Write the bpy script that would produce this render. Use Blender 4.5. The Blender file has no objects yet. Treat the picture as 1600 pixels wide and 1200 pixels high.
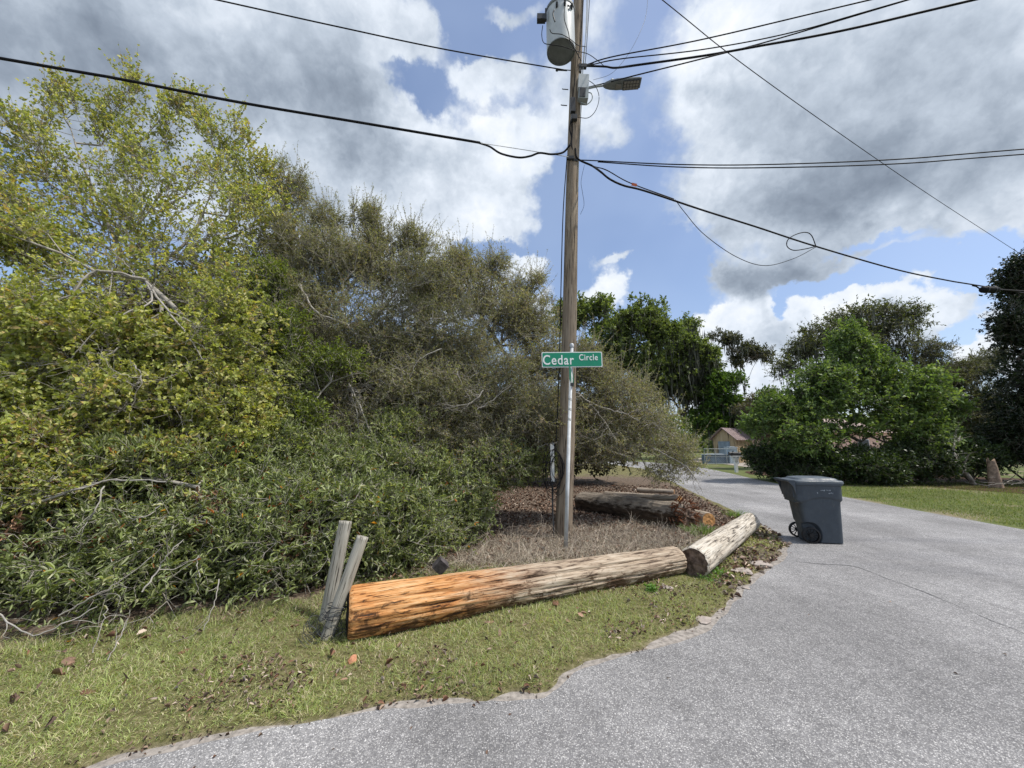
import bpy, math, random
import numpy as np
from mathutils import Vector, Matrix

# ------------------------------------------------------------------ camera, world, sun
SC = bpy.context.scene
C = SC.collection
PITCH = math.radians(8.9); F = 601.0; H = 1.62
cam_d = bpy.data.cameras.new("camera"); cam = bpy.data.objects.new("camera", cam_d); C.objects.link(cam)
cam.location = (0, 0, H); cam.rotation_euler = (math.pi/2 + PITCH, 0, 0)
cam_d.sensor_width = 36; cam_d.lens = 36*F/1600; cam_d.clip_end = 2000; cam_d.clip_start = 0.05
SC.camera = cam
SC.view_settings.view_transform = 'Standard'; SC.view_settings.look = 'None'
SC.view_settings.exposure = 0.46; SC.view_settings.gamma = 1.0; SC.view_settings.use_curve_mapping = False
SC.cycles.max_bounces = 7; SC.cycles.diffuse_bounces = 3; SC.cycles.transmission_bounces = 4; SC.cycles.transparent_max_bounces = 8
SC.cycles.glossy_bounces = 2; SC.cycles.use_adaptive_sampling = True; SC.cycles.use_denoising = True

CP, SP = math.cos(PITCH), math.sin(PITCH)
def ray(x, y):
    u = (x-800)/F; v = (600-y)/F
    return np.array([u, CP - v*SP, SP + v*CP])
def P(x, y, Y):
    d = ray(x, y); return np.array([0, 0, H]) + d*(Y/d[1])
def Zp(x, y, z):
    d = ray(x, y); return np.array([0, 0, H]) + d*((z-H)/d[2])
def G(x, y, z=0.0): return Zp(x, y, z)

SUN_EL, SUN_AZ = math.radians(58), math.radians(104)     # azimuth clockwise from +Y
sdir = Vector((math.sin(SUN_AZ)*math.cos(SUN_EL), math.cos(SUN_AZ)*math.cos(SUN_EL), math.sin(SUN_EL)))
sl = bpy.data.lights.new("sun", 'SUN'); sl.energy = 3.1; sl.angle = math.radians(2.5); sl.color = (1.0, 0.95, 0.87)
so = bpy.data.objects.new("sun", sl); C.objects.link(so); so.rotation_euler = sdir.to_track_quat('Z', 'Y').to_euler()

class NT:
    """small helper to write node trees"""
    def __init__(s, tree): s.t = tree; s.n = tree.nodes; s.l = tree.links
    def node(s, typ, **kw):
        nd = s.n.new(typ)
        for k, v in kw.items():
            setattr(nd, k, v)
        return nd
    def put(s, inp, v):
        if isinstance(v, bpy.types.NodeSocket): s.l.new(v, inp)
        else:
            if isinstance(v, (tuple, list)) and len(v) == 3 and inp.type == 'RGBA': v = (*v, 1)
            inp.default_value = v
    def m(s, op, a, b=0.0, c=0.0, clamp=False):
        nd = s.node('ShaderNodeMath', operation=op, use_clamp=clamp)
        s.put(nd.inputs[0], a); s.put(nd.inputs[1], b)
        if op in ('MULTIPLY_ADD', 'SMOOTH_MAX', 'SMOOTH_MIN'): s.put(nd.inputs[2], c)
        return nd.outputs[0]
    def vm(s, op, a, b=(0, 0, 0), out=0):
        nd = s.node('ShaderNodeVectorMath', operation=op)
        s.put(nd.inputs[0], a)
        if op == 'SCALE': s.put(nd.inputs[3], b)
        elif op not in ('LENGTH', 'NORMALIZE'): s.put(nd.inputs[1], b)
        return nd.outputs[1] if op in ('LENGTH', 'DOT_PRODUCT', 'DISTANCE') else nd.outputs[0]
    def mix(s, f, a, b, mode='MIX'):
        nd = s.node('ShaderNodeMix', data_type='RGBA', blend_type=mode)
        s.put(nd.inputs[0], f); s.put(nd.inputs[6], a); s.put(nd.inputs[7], b)
        return nd.outputs[2]
    def rng(s, v, a, b, c=0.0, d=1.0, smooth=True):
        nd = s.node('ShaderNodeMapRange', interpolation_type='SMOOTHSTEP' if smooth else 'LINEAR')
        for i, q in enumerate((v, a, b, c, d)): s.put(nd.inputs[i], q)
        return nd.outputs[0]
    def noise(s, vec, scale, detail=4, rough=0.55, dist=0.0, col=False):
        nd = s.node('ShaderNodeTexNoise')
        if vec is not None: s.put(nd.inputs['Vector'], vec)
        nd.inputs['Scale'].default_value = scale; nd.inputs['Detail'].default_value = detail
        nd.inputs['Roughness'].default_value = rough; nd.inputs['Distortion'].default_value = dist
        return nd.outputs['Color' if col else 'Fac']
    def vor(s, vec, scale, feature='F1', out='Distance'):
        nd = s.node('ShaderNodeTexVoronoi', feature=feature)
        if vec is not None: s.put(nd.inputs['Vector'], vec)
        nd.inputs['Scale'].default_value = scale
        return nd.outputs[out]
    def ramp(s, f, stops):
        nd = s.node('ShaderNodeValToRGB'); e = nd.color_ramp.elements
        while len(e) < len(stops): e.new(0.5)
        for i, (p, c) in enumerate(stops): e[i].position = p; e[i].color = (*c, 1)
        s.put(nd.inputs[0], f); return nd.outputs[0]
    def mapping(s, vec, scale=(1, 1, 1), loc=(0, 0, 0)):
        nd = s.node('ShaderNodeMapping'); s.put(nd.inputs['Vector'], vec)
        nd.inputs['Scale'].default_value = scale; nd.inputs['Location'].default_value = loc
        return nd.outputs[0]

def azel(x, y):
    d = ray(x, y); d = d/np.linalg.norm(d)
    return math.atan2(d[0], d[1]), math.asin(d[2])

# clouds: (x, y, rx, ry, weight) ellipses given by the part of the sky they fill
CLOUDS = [(120, 40, 420, 200, 1.2), (300, 180, 300, 200, 1.0), (450, 60, 250, 160, 1.0), (520, 220, 240, 200, 1.1), (650, 330, 170, 75, 1.1), (770, 325, 80, 55, .9),
          (560, 60, 170, 90, .8), (620, 75, 80, 60, .7), (740, 150, 75, 45, .8), (800, 245, 50, 50, 1.0), (700, 210, 60, 40, .5), (620, 270, 170, 70, 1.0), (880, 190, 85, 90, .52), (930, 60, 60, 90, .45), (760, 30, 90, 30, .6),
          (950, 190, 40, 40, .45), (825, 412, 40, 26, 1.0), (945, 442, 42, 30, 1.0), (968, 392, 45, 14, .75), (850, 470, 30, 24, .9),
          (1180, 100, 170, 140, .95), (1350, 130, 300, 170, 1.2), (1550, 150, 220, 190, 1.1), (1190, 240, 130, 110, .95), (1350, 290, 260, 110, 1.1), (1600, 280, 190, 90, 1.0), (1120, 350, 80, 50, .7),
          (1210, 432, 125, 42, 1.05), (1140, 500, 95, 22, 1.0), (1190, 545, 110, 60, 1.1), (1330, 480, 85, 30, 1.0), (1300, 530, 160, 50, 1.0), (1440, 485, 60, 28, .85),
          (1492, 465, 22, 20, .8), (1540, 505, 50, 18, .75), (1520, 560, 110, 32, .9), (1160, 600, 110, 60, 1.0), (700, 460, 120, 60, .8)]
# dark undersides and bright tops: (x, y, rx, ry, +dark / -bright)
SHADES = [(60, 90, 330, 200, .62), (400, 150, 260, 110, .30), (480, 170, 170, 60, .25), (450, 330, 120, 60, .35), (330, 60, 75, 110, -.30), (480, 90, 120, 90, .05), (560, 250, 90, 40, .22),
          (640, 350, 130, 40, -.30), (760, 330, 60, 40, -.30), (800, 240, 45, 50, -.35), (680, 280, 100, 40, -.15), (740, 150, 70, 40, -.1), (620, 60, 80, 60, -.15),
          (1150, 60, 100, 70, -.35), (1090, 120, 50, 80, -.25), (1250, 120, 150, 80, .15), (1400, 260, 260, 90, .40), (1300, 230, 200, 120, .22), (1250, 320, 130, 60, .30), (1560, 90, 150, 60, -.15), (1450, 90, 170, 50, .18),
          (1540, 320, 120, 50, .05), (1210, 435, 130, 40, .70), (1140, 500, 110, 30, -.45), (1330, 485, 90, 32, -.45), (1190, 560, 90, 40, -.15), (1210, 520, 40, 20, .12), (1440, 485, 60, 30, -.3), (1520, 555, 120, 30, -.2),
          (825, 412, 42, 28, -.4), (945, 440, 44, 30, -.4), (1160, 600, 110, 60, -.3)]
W = bpy.data.worlds.new("World"); SC.world = W; W.use_nodes = True; W.cycles.sampling_method = 'MANUAL'; W.cycles.sample_map_resolution = 512
W.node_tree.nodes.clear(); w = NT(W.node_tree)
tc = w.node('ShaderNodeTexCoord').outputs['Generated']
dirv = w.vm('NORMALIZE', tc)
sep = w.node('ShaderNodeSeparateXYZ'); w.put(sep.inputs[0], dirv)
az = w.m('ARCTAN2', sep.outputs[0], sep.outputs[1]); el = w.m('ARCSINE', sep.outputs[2])
cmb = w.node('ShaderNodeCombineXYZ'); w.put(cmb.inputs[0], az); w.put(cmb.inputs[1], el)
n1 = w.noise(dirv, 4.0, 5, .60, col=True); n2 = w.noise(dirv, 22, 5, .62, col=True)
d1 = w.vm('SCALE', w.vm('SUBTRACT', n1, (.5, .5, .5)), .24); d2 = w.vm('SCALE', w.vm('SUBTRACT', n2, (.5, .5, .5)), .075)
q = w.vm('ADD', w.vm('ADD', cmb.outputs[0], d1), d2)
# broad cloud cover computed here (azimuth -1.2..1.2, elevation -.1..1.3), its edges and billows come from the noise nodes
IW, IH = 384, 224
AZ, EL = np.meshgrid(np.linspace(-1.2, 1.2, IW), np.linspace(-.1, 1.3, IH))
def field(blobs, soft):
    acc = np.zeros_like(AZ)
    for (x, y, rx, ry, wt) in blobs:
        a0, e0 = azel(x, y); a1, _ = azel(x-rx, y); a2, _ = azel(x+rx, y); _, e1 = azel(x, y-ry); _, e2 = azel(x, y+ry)
        r = np.hypot((AZ-a0)/(abs(a2-a1)/2), (EL-e0)/(abs(e2-e1)/2)); b = np.clip((1.6-r)/1.6, 0, 1); b = b*b*(3-2*b)*wt
        acc = acc+b if soft else (np.maximum(acc, b)+.35*np.minimum(acc, b))
    return acc
HOLES = [(660, 165, 75, 55, .95), (715, 50, 45, 60, .8), (600, 120, 40, 26, .5), (1420, 425, 160, 24, 1.1), (1060, 405, 70, 70, .8), (1235, 452, 60, 14, .6), (1228, 492, 28, 22, .8), (1480, 525, 34, 20, 1.0), (1400, 575, 60, 20, .5), (1330, 392, 120, 12, .5), (905, 330, 60, 60, .6), (760, 385, 60, 16, .8)]
fd, fs_ = field(CLOUDS, False), field(SHADES, True); fd = np.clip(fd-field(HOLES, True), 0, 3)
img = bpy.data.images.new('cloud_cover', IW, IH, float_buffer=True); img.colorspace_settings.name = 'Non-Color'
px = np.ones((IH, IW, 4), np.float32); px[..., 0] = fd/3; px[..., 1] = .5+fs_/4; img.pixels.foreach_set(px.ravel()); img.pack()
uv = w.mapping(q, (1/2.4, 1/1.4, 0), (.5, .1/1.4, 0))
ti = w.node('ShaderNodeTexImage', image=img, extension='EXTEND', interpolation='Cubic'); w.put(ti.inputs[0], uv)
si = w.node('ShaderNodeSeparateColor'); w.put(si.inputs[0], ti.outputs[0])
dens = w.m('MULTIPLY', si.outputs[0], 3.0); shade = w.m('MULTIPLY', w.m('SUBTRACT', si.outputs[1], .5), 4.0)
fine = w.noise(dirv, 9, 5, .6); fine2 = w.noise(dirv, 3.0, 3, .55)
# outside the framed part of the sky the same broken cloud goes on
ahead = w.rng(sep.outputs[1], .45, .15, 0.0, 1.0)
high = w.rng(sep.outputs[2], .84, .93, 0.0, 1.0)
outside = w.m('MAXIMUM', ahead, high)
dens = w.m('ADD', dens, w.m('MULTIPLY', outside, w.rng(fine2, .42, .62, 0, .8)))
dens = w.m('ADD', dens, w.m('MULTIPLY', w.m('SUBTRACT', fine, .5), .75))
mask = w.rng(dens, .14, .56)
# brightness of the cloud: thick parts greyer, billows in the noise
bill = w.noise(w.vm('ADD', dirv, w.vm('SCALE', d1, .5)), 11, 5, .55)
br = w.m('ADD', .63, w.m('MULTIPLY', w.m('SUBTRACT', bill, .5), .85))
br = w.m('ADD', br, w.m('MULTIPLY', w.m('SUBTRACT', w.noise(w.vm('ADD', dirv, w.vm('SCALE', d2, .8)), 30, 3, .5), .5), .30))
br = w.m('SUBTRACT', br, w.m('MULTIPLY', shade, .62))
br = w.m('SUBTRACT', br, w.m('MULTIPLY', w.rng(dens, .6, 1.4), .10))
br = w.m('MULTIPLY', br, 1.0, clamp=True)
ccol = w.ramp(br, [(0.0, (.165, .20, .255)), (.22, (.245, .29, .355)), (.48, (.40, .455, .53)), (.75, (.60, .65, .72)), (1.0, (.76, .775, .785))])
sky = w.node('ShaderNodeTexSky', sky_type='NISHITA'); sky.sun_disc = False
sky.sun_elevation = SUN_EL; sky.sun_rotation = SUN_AZ; sky.air_density = 1.0; sky.dust_density = 1.6; sky.ozone_density = 1.6
bg1 = w.node('ShaderNodeBackground'); hazy = w.m('MULTIPLY', w.rng(fine2, .35, .65, .5, 1.0), .28)
w.put(bg1.inputs[0], w.mix(hazy, w.mix(1.0, sky.outputs[0], (1.12, 1.13, 1.20), 'MULTIPLY'), (4.2, 5.2, 6.9))); bg1.inputs[1].default_value = 0.105
bg2 = w.node('ShaderNodeBackground'); w.put(bg2.inputs[0], ccol); bg2.inputs[1].default_value = 1.0
ms = w.node('ShaderNodeMixShader'); w.put(ms.inputs[0], mask); w.put(ms.inputs[1], bg1.outputs[0]); w.put(ms.inputs[2], bg2.outputs[0])
wo = w.node('ShaderNodeOutputWorld'); w.put(wo.inputs[0], ms.outputs[0])

# ------------------------------------------------------------------ helpers
rs = np.random.RandomState(11)
def rnd(a, b, n=None): return rs.uniform(a, b, n)
def unit(v): return v/np.maximum(np.linalg.norm(v, axis=-1, keepdims=True), 1e-9)

def vnoise(p, seed=0):
    p = np.asarray(p, float); i = np.floor(p).astype(np.int64); f = p-i; f = f*f*(3-2*f)
    def h(a, b, c):
        n = (a*374761393 + b*668265263 + c*2147483647 + seed*974634777) & 0xffffffff
        n = ((n ^ (n >> 13))*1274126177) & 0xffffffff
        n = ((n ^ (n >> 16))*2246822519) & 0xffffffff
        return ((n ^ (n >> 15)) & 0xffff)/65535.0
    x, y, z = i[..., 0], i[..., 1], i[..., 2]; u, v, t = f[..., 0], f[..., 1], f[..., 2]
    r = 0
    for dx in (0, 1):
        for dy in (0, 1):
            for dz in (0, 1):
                r = r + h(x+dx, y+dy, z+dz)*(u if dx else 1-u)*(v if dy else 1-v)*(t if dz else 1-t)
    return r
def fbm(p, oct=4, seed=0):
    p = np.asarray(p, float); r = 0; a = .5; s = 0
    for o in range(oct):
        r = r + a*vnoise(p*(2**o) + 17.3*o, seed+o); s += a; a *= .5
    return r/s

def make_obj(name, verts, faces, mat=None, parent=None, col=None, smooth=False, **props):
    """faces: list of int arrays (n,k) of constant k, or a python list of tuples"""
    me = bpy.data.meshes.new(name)
    verts = np.asarray(verts, np.float32)
    if isinstance(faces, np.ndarray): faces = [faces]
    if len(faces) and not isinstance(faces[0], np.ndarray):
        me.from_pydata([tuple(map(float, v)) for v in verts], [], [tuple(map(int, f)) for f in faces])
    else:
        me.vertices.add(len(verts)); me.vertices.foreach_set('co', verts.ravel())
        nl = sum(f.size for f in faces); npy = sum(len(f) for f in faces)
        me.loops.add(nl); me.loops.foreach_set('vertex_index', np.concatenate([f.ravel() for f in faces]).astype(np.int32))
        tot = np.concatenate([np.full(len(f), f.shape[1]) for f in faces]).astype(np.int32)
        st = np.concatenate([[0], np.cumsum(tot)[:-1]]).astype(np.int32)
        me.polygons.add(npy); me.polygons.foreach_set('loop_start', st); me.polygons.foreach_set('loop_total', tot)
    if smooth: me.polygons.foreach_set('use_smooth', np.ones(len(me.polygons), bool))
    if col is not None:
        at = me.color_attributes.new('tint', 'FLOAT_COLOR', 'POINT')
        c4 = np.ones((len(verts), 4), np.float32); c4[:, :3] = col; at.data.foreach_set('color', c4.ravel())
    me.update(); me.validate()
    if mat: me.materials.append(mat)
    o = bpy.data.objects.new(name, me); C.objects.link(o)
    if parent: o.parent = parent
    for k, v in props.items(): o[k] = v
    return o
def empty(name, loc, label, cat, group=None, rot=(0, 0, 0)):
    o = bpy.data.objects.new(name, None); C.objects.link(o); o.location = tuple(map(float, loc)); o.rotation_euler = rot
    o.empty_display_size = .2; o['label'] = label; o['category'] = cat
    if group: o['group'] = group
    return o

class MB:
    def __init__(s): s.v = []; s.f = []; s.n = 0
    def add(s, verts, faces):
        s.v.extend([tuple(map(float, q)) for q in verts]); s.f.extend([tuple(int(i)+s.n for i in f) for f in faces]); s.n += len(verts); return s
    def box(s, c, d, rot=None, taper=1.0):
        c = np.array(c, float); d = np.array(d, float)/2
        vs = []
        for z in (-1, 1):
            t = taper if z > 0 else 1
            for (x, y) in ((-1, -1), (1, -1), (1, 1), (-1, 1)): vs.append(np.array([x*d[0]*t, y*d[1]*t, z*d[2]]))
        if rot is not None: vs = [np.array(rot @ Vector(v)) for v in vs]
        return s.add([v+c for v in vs], [(3, 2, 1, 0), (4, 5, 6, 7), (0, 1, 5, 4), (1, 2, 6, 5), (2, 3, 7, 6), (3, 0, 4, 7)])
    def tube(s, pts, r, n=8, caps=True):
        pts = np.array(pts, float); m = len(pts); r = np.broadcast_to(np.asarray(r, float), (m,))
        t = np.gradient(pts, axis=0); t = unit(t)
        ref = np.array([0, 0, 1.]) if abs(t[:, 2]).mean() < .8 else np.array([1., 0, 0])
        a = unit(np.cross(t, ref)); b = np.cross(t, a)
        ang = np.linspace(0, 2*np.pi, n, endpoint=False)
        ring = pts[:, None] + r[:, None, None]*(np.cos(ang)[None, :, None]*a[:, None] + np.sin(ang)[None, :, None]*b[:, None])
        fs = []
        for i in range(m-1):
            for j in range(n):
                k = (j+1) % n; fs.append((i*n+j, i*n+k, (i+1)*n+k, (i+1)*n+j))
        if caps: fs.append(tuple(range(n))[::-1]); fs.append(tuple((m-1)*n+j for j in range(n)))
        return s.add(ring.reshape(-1, 3), fs)
    def lathe(s, prof, n=32, c=(0, 0, 0), axis='z'):
        vs = []
        for (r, z) in prof:
            for j in range(n):
                a = 2*math.pi*j/n; p = (r*math.cos(a), r*math.sin(a), z)
                if axis == 'y': p = (p[0], p[2], p[1])
                if axis == 'x': p = (p[2], p[0], p[1])
                vs.append(np.array(p)+np.array(c))
        fs = []
        for i in range(len(prof)-1):
            for j in range(n):
                k = (j+1) % n; fs.append((i*n+j, i*n+k, (i+1)*n+k, (i+1)*n+j))
        return s.add(vs, fs)
    def sphere(s, c, r, n=10, sc=(1, 1, 1)):
        prof = [(r*math.sin(math.pi*i/n)+1e-5, -r*math.cos(math.pi*i/n)) for i in range(n+1)]
        m = MB().lathe(prof, n*2); return s.add([np.array(v)*np.array(sc)+np.array(c) for v in m.v], m.f)
    def obj(s, name, mat, parent=None, smooth=False, **props): return make_obj(name, np.array(s.v), s.f, mat, parent, smooth=smooth, **props)

def smooth_path(pts, n=10):
    pts = np.array(pts, float); out = []
    e = np.vstack([2*pts[0]-pts[1], pts, 2*pts[-1]-pts[-2]])
    for i in range(1, len(e)-2):
        p0, p1, p2, p3 = e[i-1], e[i], e[i+1], e[i+2]
        for k in range(n):
            t = k/n; out.append(.5*((2*p1)+(-p0+p2)*t+(2*p0-5*p1+4*p2-p3)*t*t+(-p0+3*p1-3*p2+p3)*t**3))
    out.append(pts[-1]); return np.array(out)

# ------------------------------------------------------------------ materials
def base_mat(name, rough=.7, spec=.3, metal=0.0):
    m = bpy.data.materials.new(name); m.use_nodes = True; t = NT(m.node_tree); m.node_tree.nodes.clear()
    b = t.node('ShaderNodeBsdfPrincipled'); o = t.node('ShaderNodeOutputMaterial'); t.put(o.inputs[0], b.outputs[0])
    b.inputs['Roughness'].default_value = rough; b.inputs['Specular IOR Level'].default_value = spec; b.inputs['Metallic'].default_value = metal
    t.b = b; t.o = o; t.mat = m; t.obj = t.node('ShaderNodeTexCoord').outputs['Object']
    return t
def bump(t, h, strength=.4, dist=.01):
    n = t.node('ShaderNodeBump'); t.put(n.inputs['Height'], h); n.inputs['Strength'].default_value = strength; n.inputs['Distance'].default_value = dist
    t.put(t.b.inputs['Normal'], n.outputs[0])
def plain(name, col, rough=.6, var=.12, scale=8, spec=.3, metal=0.0, bmp=0.0):
    t = base_mat(name, rough, spec, metal)
    f = t.noise(t.obj, scale, 5, .6)
    k = t.rng(f, .3, .7, 1-var, 1+var)
    t.put(t.b.inputs['Base Color'], t.vm('SCALE', col, k))
    if bmp: bump(t, t.noise(t.obj, scale*4, 4), bmp, .004)
    return t.mat
def leaf_mat(name, trans=.35, rough=.5, spec=.35):
    t = base_mat(name, rough, spec)
    at = t.node('ShaderNodeAttribute', attribute_name='tint').outputs['Color']
    t.put(t.b.inputs['Base Color'], at)
    tr = t.node('ShaderNodeBsdfTranslucent'); t.put(tr.inputs[0], t.mix(1.0, at, (1.5, 1.5, .55), 'MULTIPLY'))
    ms = t.node('ShaderNodeMixShader'); ms.inputs[0].default_value = trans
    t.put(ms.inputs[1], t.b.outputs[0]); t.put(ms.inputs[2], tr.outputs[0]); t.put(t.o.inputs[0], ms.outputs[0])
    return t.mat
def tint_mat(name, rough=.85, spec=.15):
    t = base_mat(name, rough, spec)
    t.put(t.b.inputs['Base Color'], t.node('ShaderNodeAttribute', attribute_name='tint').outputs['Color'])
    return t.mat
def bark_mat(name, c1, c2, scale=10, stretch=(1, 1, .25)):
    t = base_mat(name, .9, .15)
    v = t.mapping(t.obj, stretch)
    f = t.noise(v, scale, 6, .65); g = t.noise(t.obj, 2.2, 3)
    k = t.m('ADD', t.m('MULTIPLY', f, .75), t.m('MULTIPLY', g, .35))
    t.put(t.b.inputs['Base Color'], t.ramp(k, [(.35, c1), (.75, c2)])); bump(t, f, .7, .01)
    return t.mat
M_LEAF = leaf_mat('leaf', .38); M_LEAFD = leaf_mat('leaf_glossy', .30, .42, .45); M_DRY = tint_mat('dry_plant')
M_TWIG = bark_mat('grey_twig', (.16, .145, .12), (.44, .41, .36), 14)
M_PALE = bark_mat('bleached_twig', (.20, .18, .155), (.46, .435, .39), 18)
M_BARK = bark_mat('bark', (.05, .042, .035), (.20, .17, .14), 9)

# asphalt: exposed pale aggregate in a dark binder
t = base_mat('asphalt', .85, .25)
v1 = t.vor(t.obj, 120, out='Color'); sepc = t.node('ShaderNodeSeparateColor'); t.put(sepc.inputs[0], v1)
dist = t.vor(t.obj, 120); v2 = t.vor(t.obj, 38, out='Color'); sep2 = t.node('ShaderNodeSeparateColor'); t.put(sep2.inputs[0], v2)
stone = t.ramp(sepc.outputs[0], [(.0, (.11, .109, .108)), (.45, (.20, .198, .196)), (.78, (.32, .317, .313)), (1.0, (.52, .515, .51))])
stone = t.mix(t.rng(t.noise(t.obj, 260, 3), .35, .7, .0, .8), stone, (.12, .12, .125))
gaps = t.rng(dist, .25, .62, 0.0, .75)
cc = t.mix(gaps, stone, (.075, .075, .08))
cc = t.mix(t.m('MULTIPLY', sep2.outputs[1], .35), cc, t.mix(.5, cc, (.30, .30, .305)))
big = t.noise(t.mapping(t.obj, (.5, .12, 1)), 1.3, 5, .6); big2 = t.noise(t.obj, 5, 5, .6)
tone = t.m('MULTIPLY', t.rng(big, .3, .7, .80, 1.18), t.rng(big2, .3, .7, .93, 1.07))
tone = t.m('MULTIPLY', tone, t.rng(t.noise(t.obj, .45, 3), .35, .65, .87, 1.12)); tone = t.m('MULTIPLY', tone, t.rng(t.noise(t.mapping(t.obj, (1, .16, 1)), 2.6, 6, .7, .8), .60, .72, 1.0, .84)); tone = t.m('MULTIPLY', tone, t.rng(t.noise(t.obj, 3.1, 6, .75, 1.5), .62, .72, 1.0, .80))
t.put(t.b.inputs['Base Color'], t.vm('MULTIPLY', t.vm('SCALE', cc, t.m('MULTIPLY', tone, 1.68)), (1.02, 1.0, .975)))
bump(t, t.m('ADD', t.m('MULTIPLY', dist, -1.0), t.m('MULTIPLY', sepc.outputs[0], .4)), .55, .006)
M_ASPH = t.mat
M_SAND = plain('pale_sand', (.30, .27, .24), .95, .35, 22, .1, 0, .4)

# verge soil: zones of mown grass thatch, brown leaf mould and bare sand
t = base_mat('verge_soil', .95, .1)
n = t.noise(t.obj, 26, 6, .7); nb = t.noise(t.obj, 1.6, 5, .6); nf = t.noise(t.obj, 90, 3, .6)
green = t.ramp(n, [(.3, (.07, .065, .028)), (.5, (.16, .15, .065)), (.7, (.30, .26, .15))])
brown = t.ramp(n, [(.28, (.055, .040, .03)), (.5, (.145, .108, .08)), (.74, (.31, .25, .20))])
wood = t.node('ShaderNodeAttribute', attribute_name='tint').outputs['Color']
sw = t.node('ShaderNodeSeparateColor'); t.put(sw.inputs[0], wood)
f = t.rng(t.m('ADD', sw.outputs[0], t.m('MULTIPLY', t.m('SUBTRACT', nb, .5), .9)), .35, .65)
cc = t.mix(f, green, brown)
f2 = t.rng(t.m('ADD', sw.outputs[1], t.m('MULTIPLY', t.m('SUBTRACT', nb, .5), .6)), .5, .75)
cc = t.mix(f2, cc, t.ramp(n, [(.3, (.10, .07, .05)), (.6, (.33, .28, .22))]))
t.put(t.b.inputs['Base Color'], cc); bump(t, t.m('ADD', n, nf), .8, .02)
M_SOIL = t.mat
# wide ground: lawn and sand, far
t = base_mat('far_lawn', .95, .1)
n = t.noise(t.obj, 5, 8, .7); nb = t.noise(t.obj, .35, 5, .6); nf = t.noise(t.obj, 60, 3, .7)
gr = t.ramp(t.m('ADD', t.m('MULTIPLY', n, .6), t.m('MULTIPLY', nf, .4)), [(.3, (.06, .08, .025)), (.5, (.12, .145, .05)), (.7, (.23, .21, .11))])
t.put(t.b.inputs['Base Color'], t.mix(t.rng(nb, .52, .66, 0, .75), gr, t.ramp(nf, [(.3, (.20, .15, .10)), (.7, (.36, .30, .23))])))
bump(t, n, .6, .03); M_LAWN = t.mat
M_GRAVEL = plain('gravel', (.36, .32, .28), .95, .25, 14, .1, 0, .5)
M_MULCH = plain('mulch', (.075, .045, .03), .95, .4, 12, .1, 0, .6)

# ------------------------------------------------------------------ ground, road, verge
s = 700
make_obj('ground', [(-s, -s, 0), (s, -s, 0), (s, s, 0), (-s, s, 0)], [(0, 1, 2, 3)], M_LAWN, kind='structure')
EDGE = [(150, 1200), (330, 1160), (470, 1130), (560, 1116), (700, 1103), (800, 1098), (850, 1092), (872, 1077), (893, 1052), (960, 1032), (1060, 1006), (1110, 985), (1138, 958), (1168, 920), (1202, 892),
        (1230, 870), (1234, 850), (1208, 829), (1165, 808), (1120, 786), (1080, 768), (1050, 753), (1022, 740), (1000, 731)]
VEDGE = [(100, 1200), (280, 1150), (330, 1140), (470, 1118), (560, 1100), (700, 1090), (800, 1082), (846, 1080), (866, 1055), (884, 1040), (935, 1012), (1030, 990), (1085, 962), (1095, 948), (1135, 925), (1150, 900), (1170, 880),
         (1215, 868), (1226, 848), (1202, 829), (1163, 807), (1118, 784), (1080, 766), (1050, 752), (1022, 739), (1000, 730)]
def edge_world(px):
    e = [G(x, y)[:2] for x, y in px]
    return [np.array([-14., -.35]), np.array([-6., .95]), np.array([-3.6, 1.45])] + e + [np.array([8.6, 27.]), np.array([8.2, 31.]), np.array([5.5, 35.5]), np.array([0., 38.]), np.array([-12., 39.5]), np.array([-40., 40.])]
def ragged(poly, amp, step=.04, seed=0):
    out = []
    for a, b in zip(poly[:-1], poly[1:]):
        L = np.linalg.norm(b-a); st = step if L < 3 and np.linalg.norm(a) < 14 else .25
        n = max(1, int(L/st))
        for k in range(n): out.append(a+(b-a)*k/n)
    out.append(poly[-1]); out = np.array(out)
    tg = unit(np.gradient(out, axis=0)); nrm = np.stack([-tg[:, 1], tg[:, 0]], 1)
    p3 = np.column_stack([out*3.1, np.zeros(len(out))])
    d = (fbm(p3*1.6, 5, seed)-.5)*2*amp
    return out + nrm*d[:, None]
def strip_poly(name, left, right, z, mat, n_tag='structure'):
    """closed flat polygon, triangulated"""
    from mathutils.geometry import tessellate_polygon
    pts = list(left)+list(right); v = [Vector((float(a[0]), float(a[1]), 0)) for a in pts]
    tr = tessellate_polygon([v])
    return make_obj(name, [(p.x, p.y, z) for p in v], [tuple(q) for q in tr], mat, kind=n_tag)
RIGHT = [(-60, 45.5), (-12, 45), (1.5, 43.5), (9, 40.5), (12.4, 36), (13.4, 31), (13.2, 27), (12.3, 22.3), (11.5, 19), (10.6, 14.5), (10.15, 11.5), (9.75, 7.3), (9.6, 3), (9.4, -4), (9, -30), (-30, -30), (-30, -.6)]
EW = edge_world(EDGE); VW = edge_world(VEDGE)
VW = [v_ if i_ < 3 or i_ > len(VW)-8 else (v_*.35+.65*EW[i_]+np.array([-.01, .015]) if v_[0] < 2.9 else v_*.1+.9*EW[i_]) for i_, v_ in enumerate(VW)]
strip_poly('road', ragged(EW, .035, seed=3), [np.array(p, float) for p in RIGHT], .008, M_ASPH)
sand_in = [p + np.array([-.02, .30]) for p in VW[:-9]]
strip_poly('sandy_shoulder', [p+np.array([.05, -.14]) for p in EW[:-9]], sand_in[::-1], .004, M_SAND)
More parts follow.
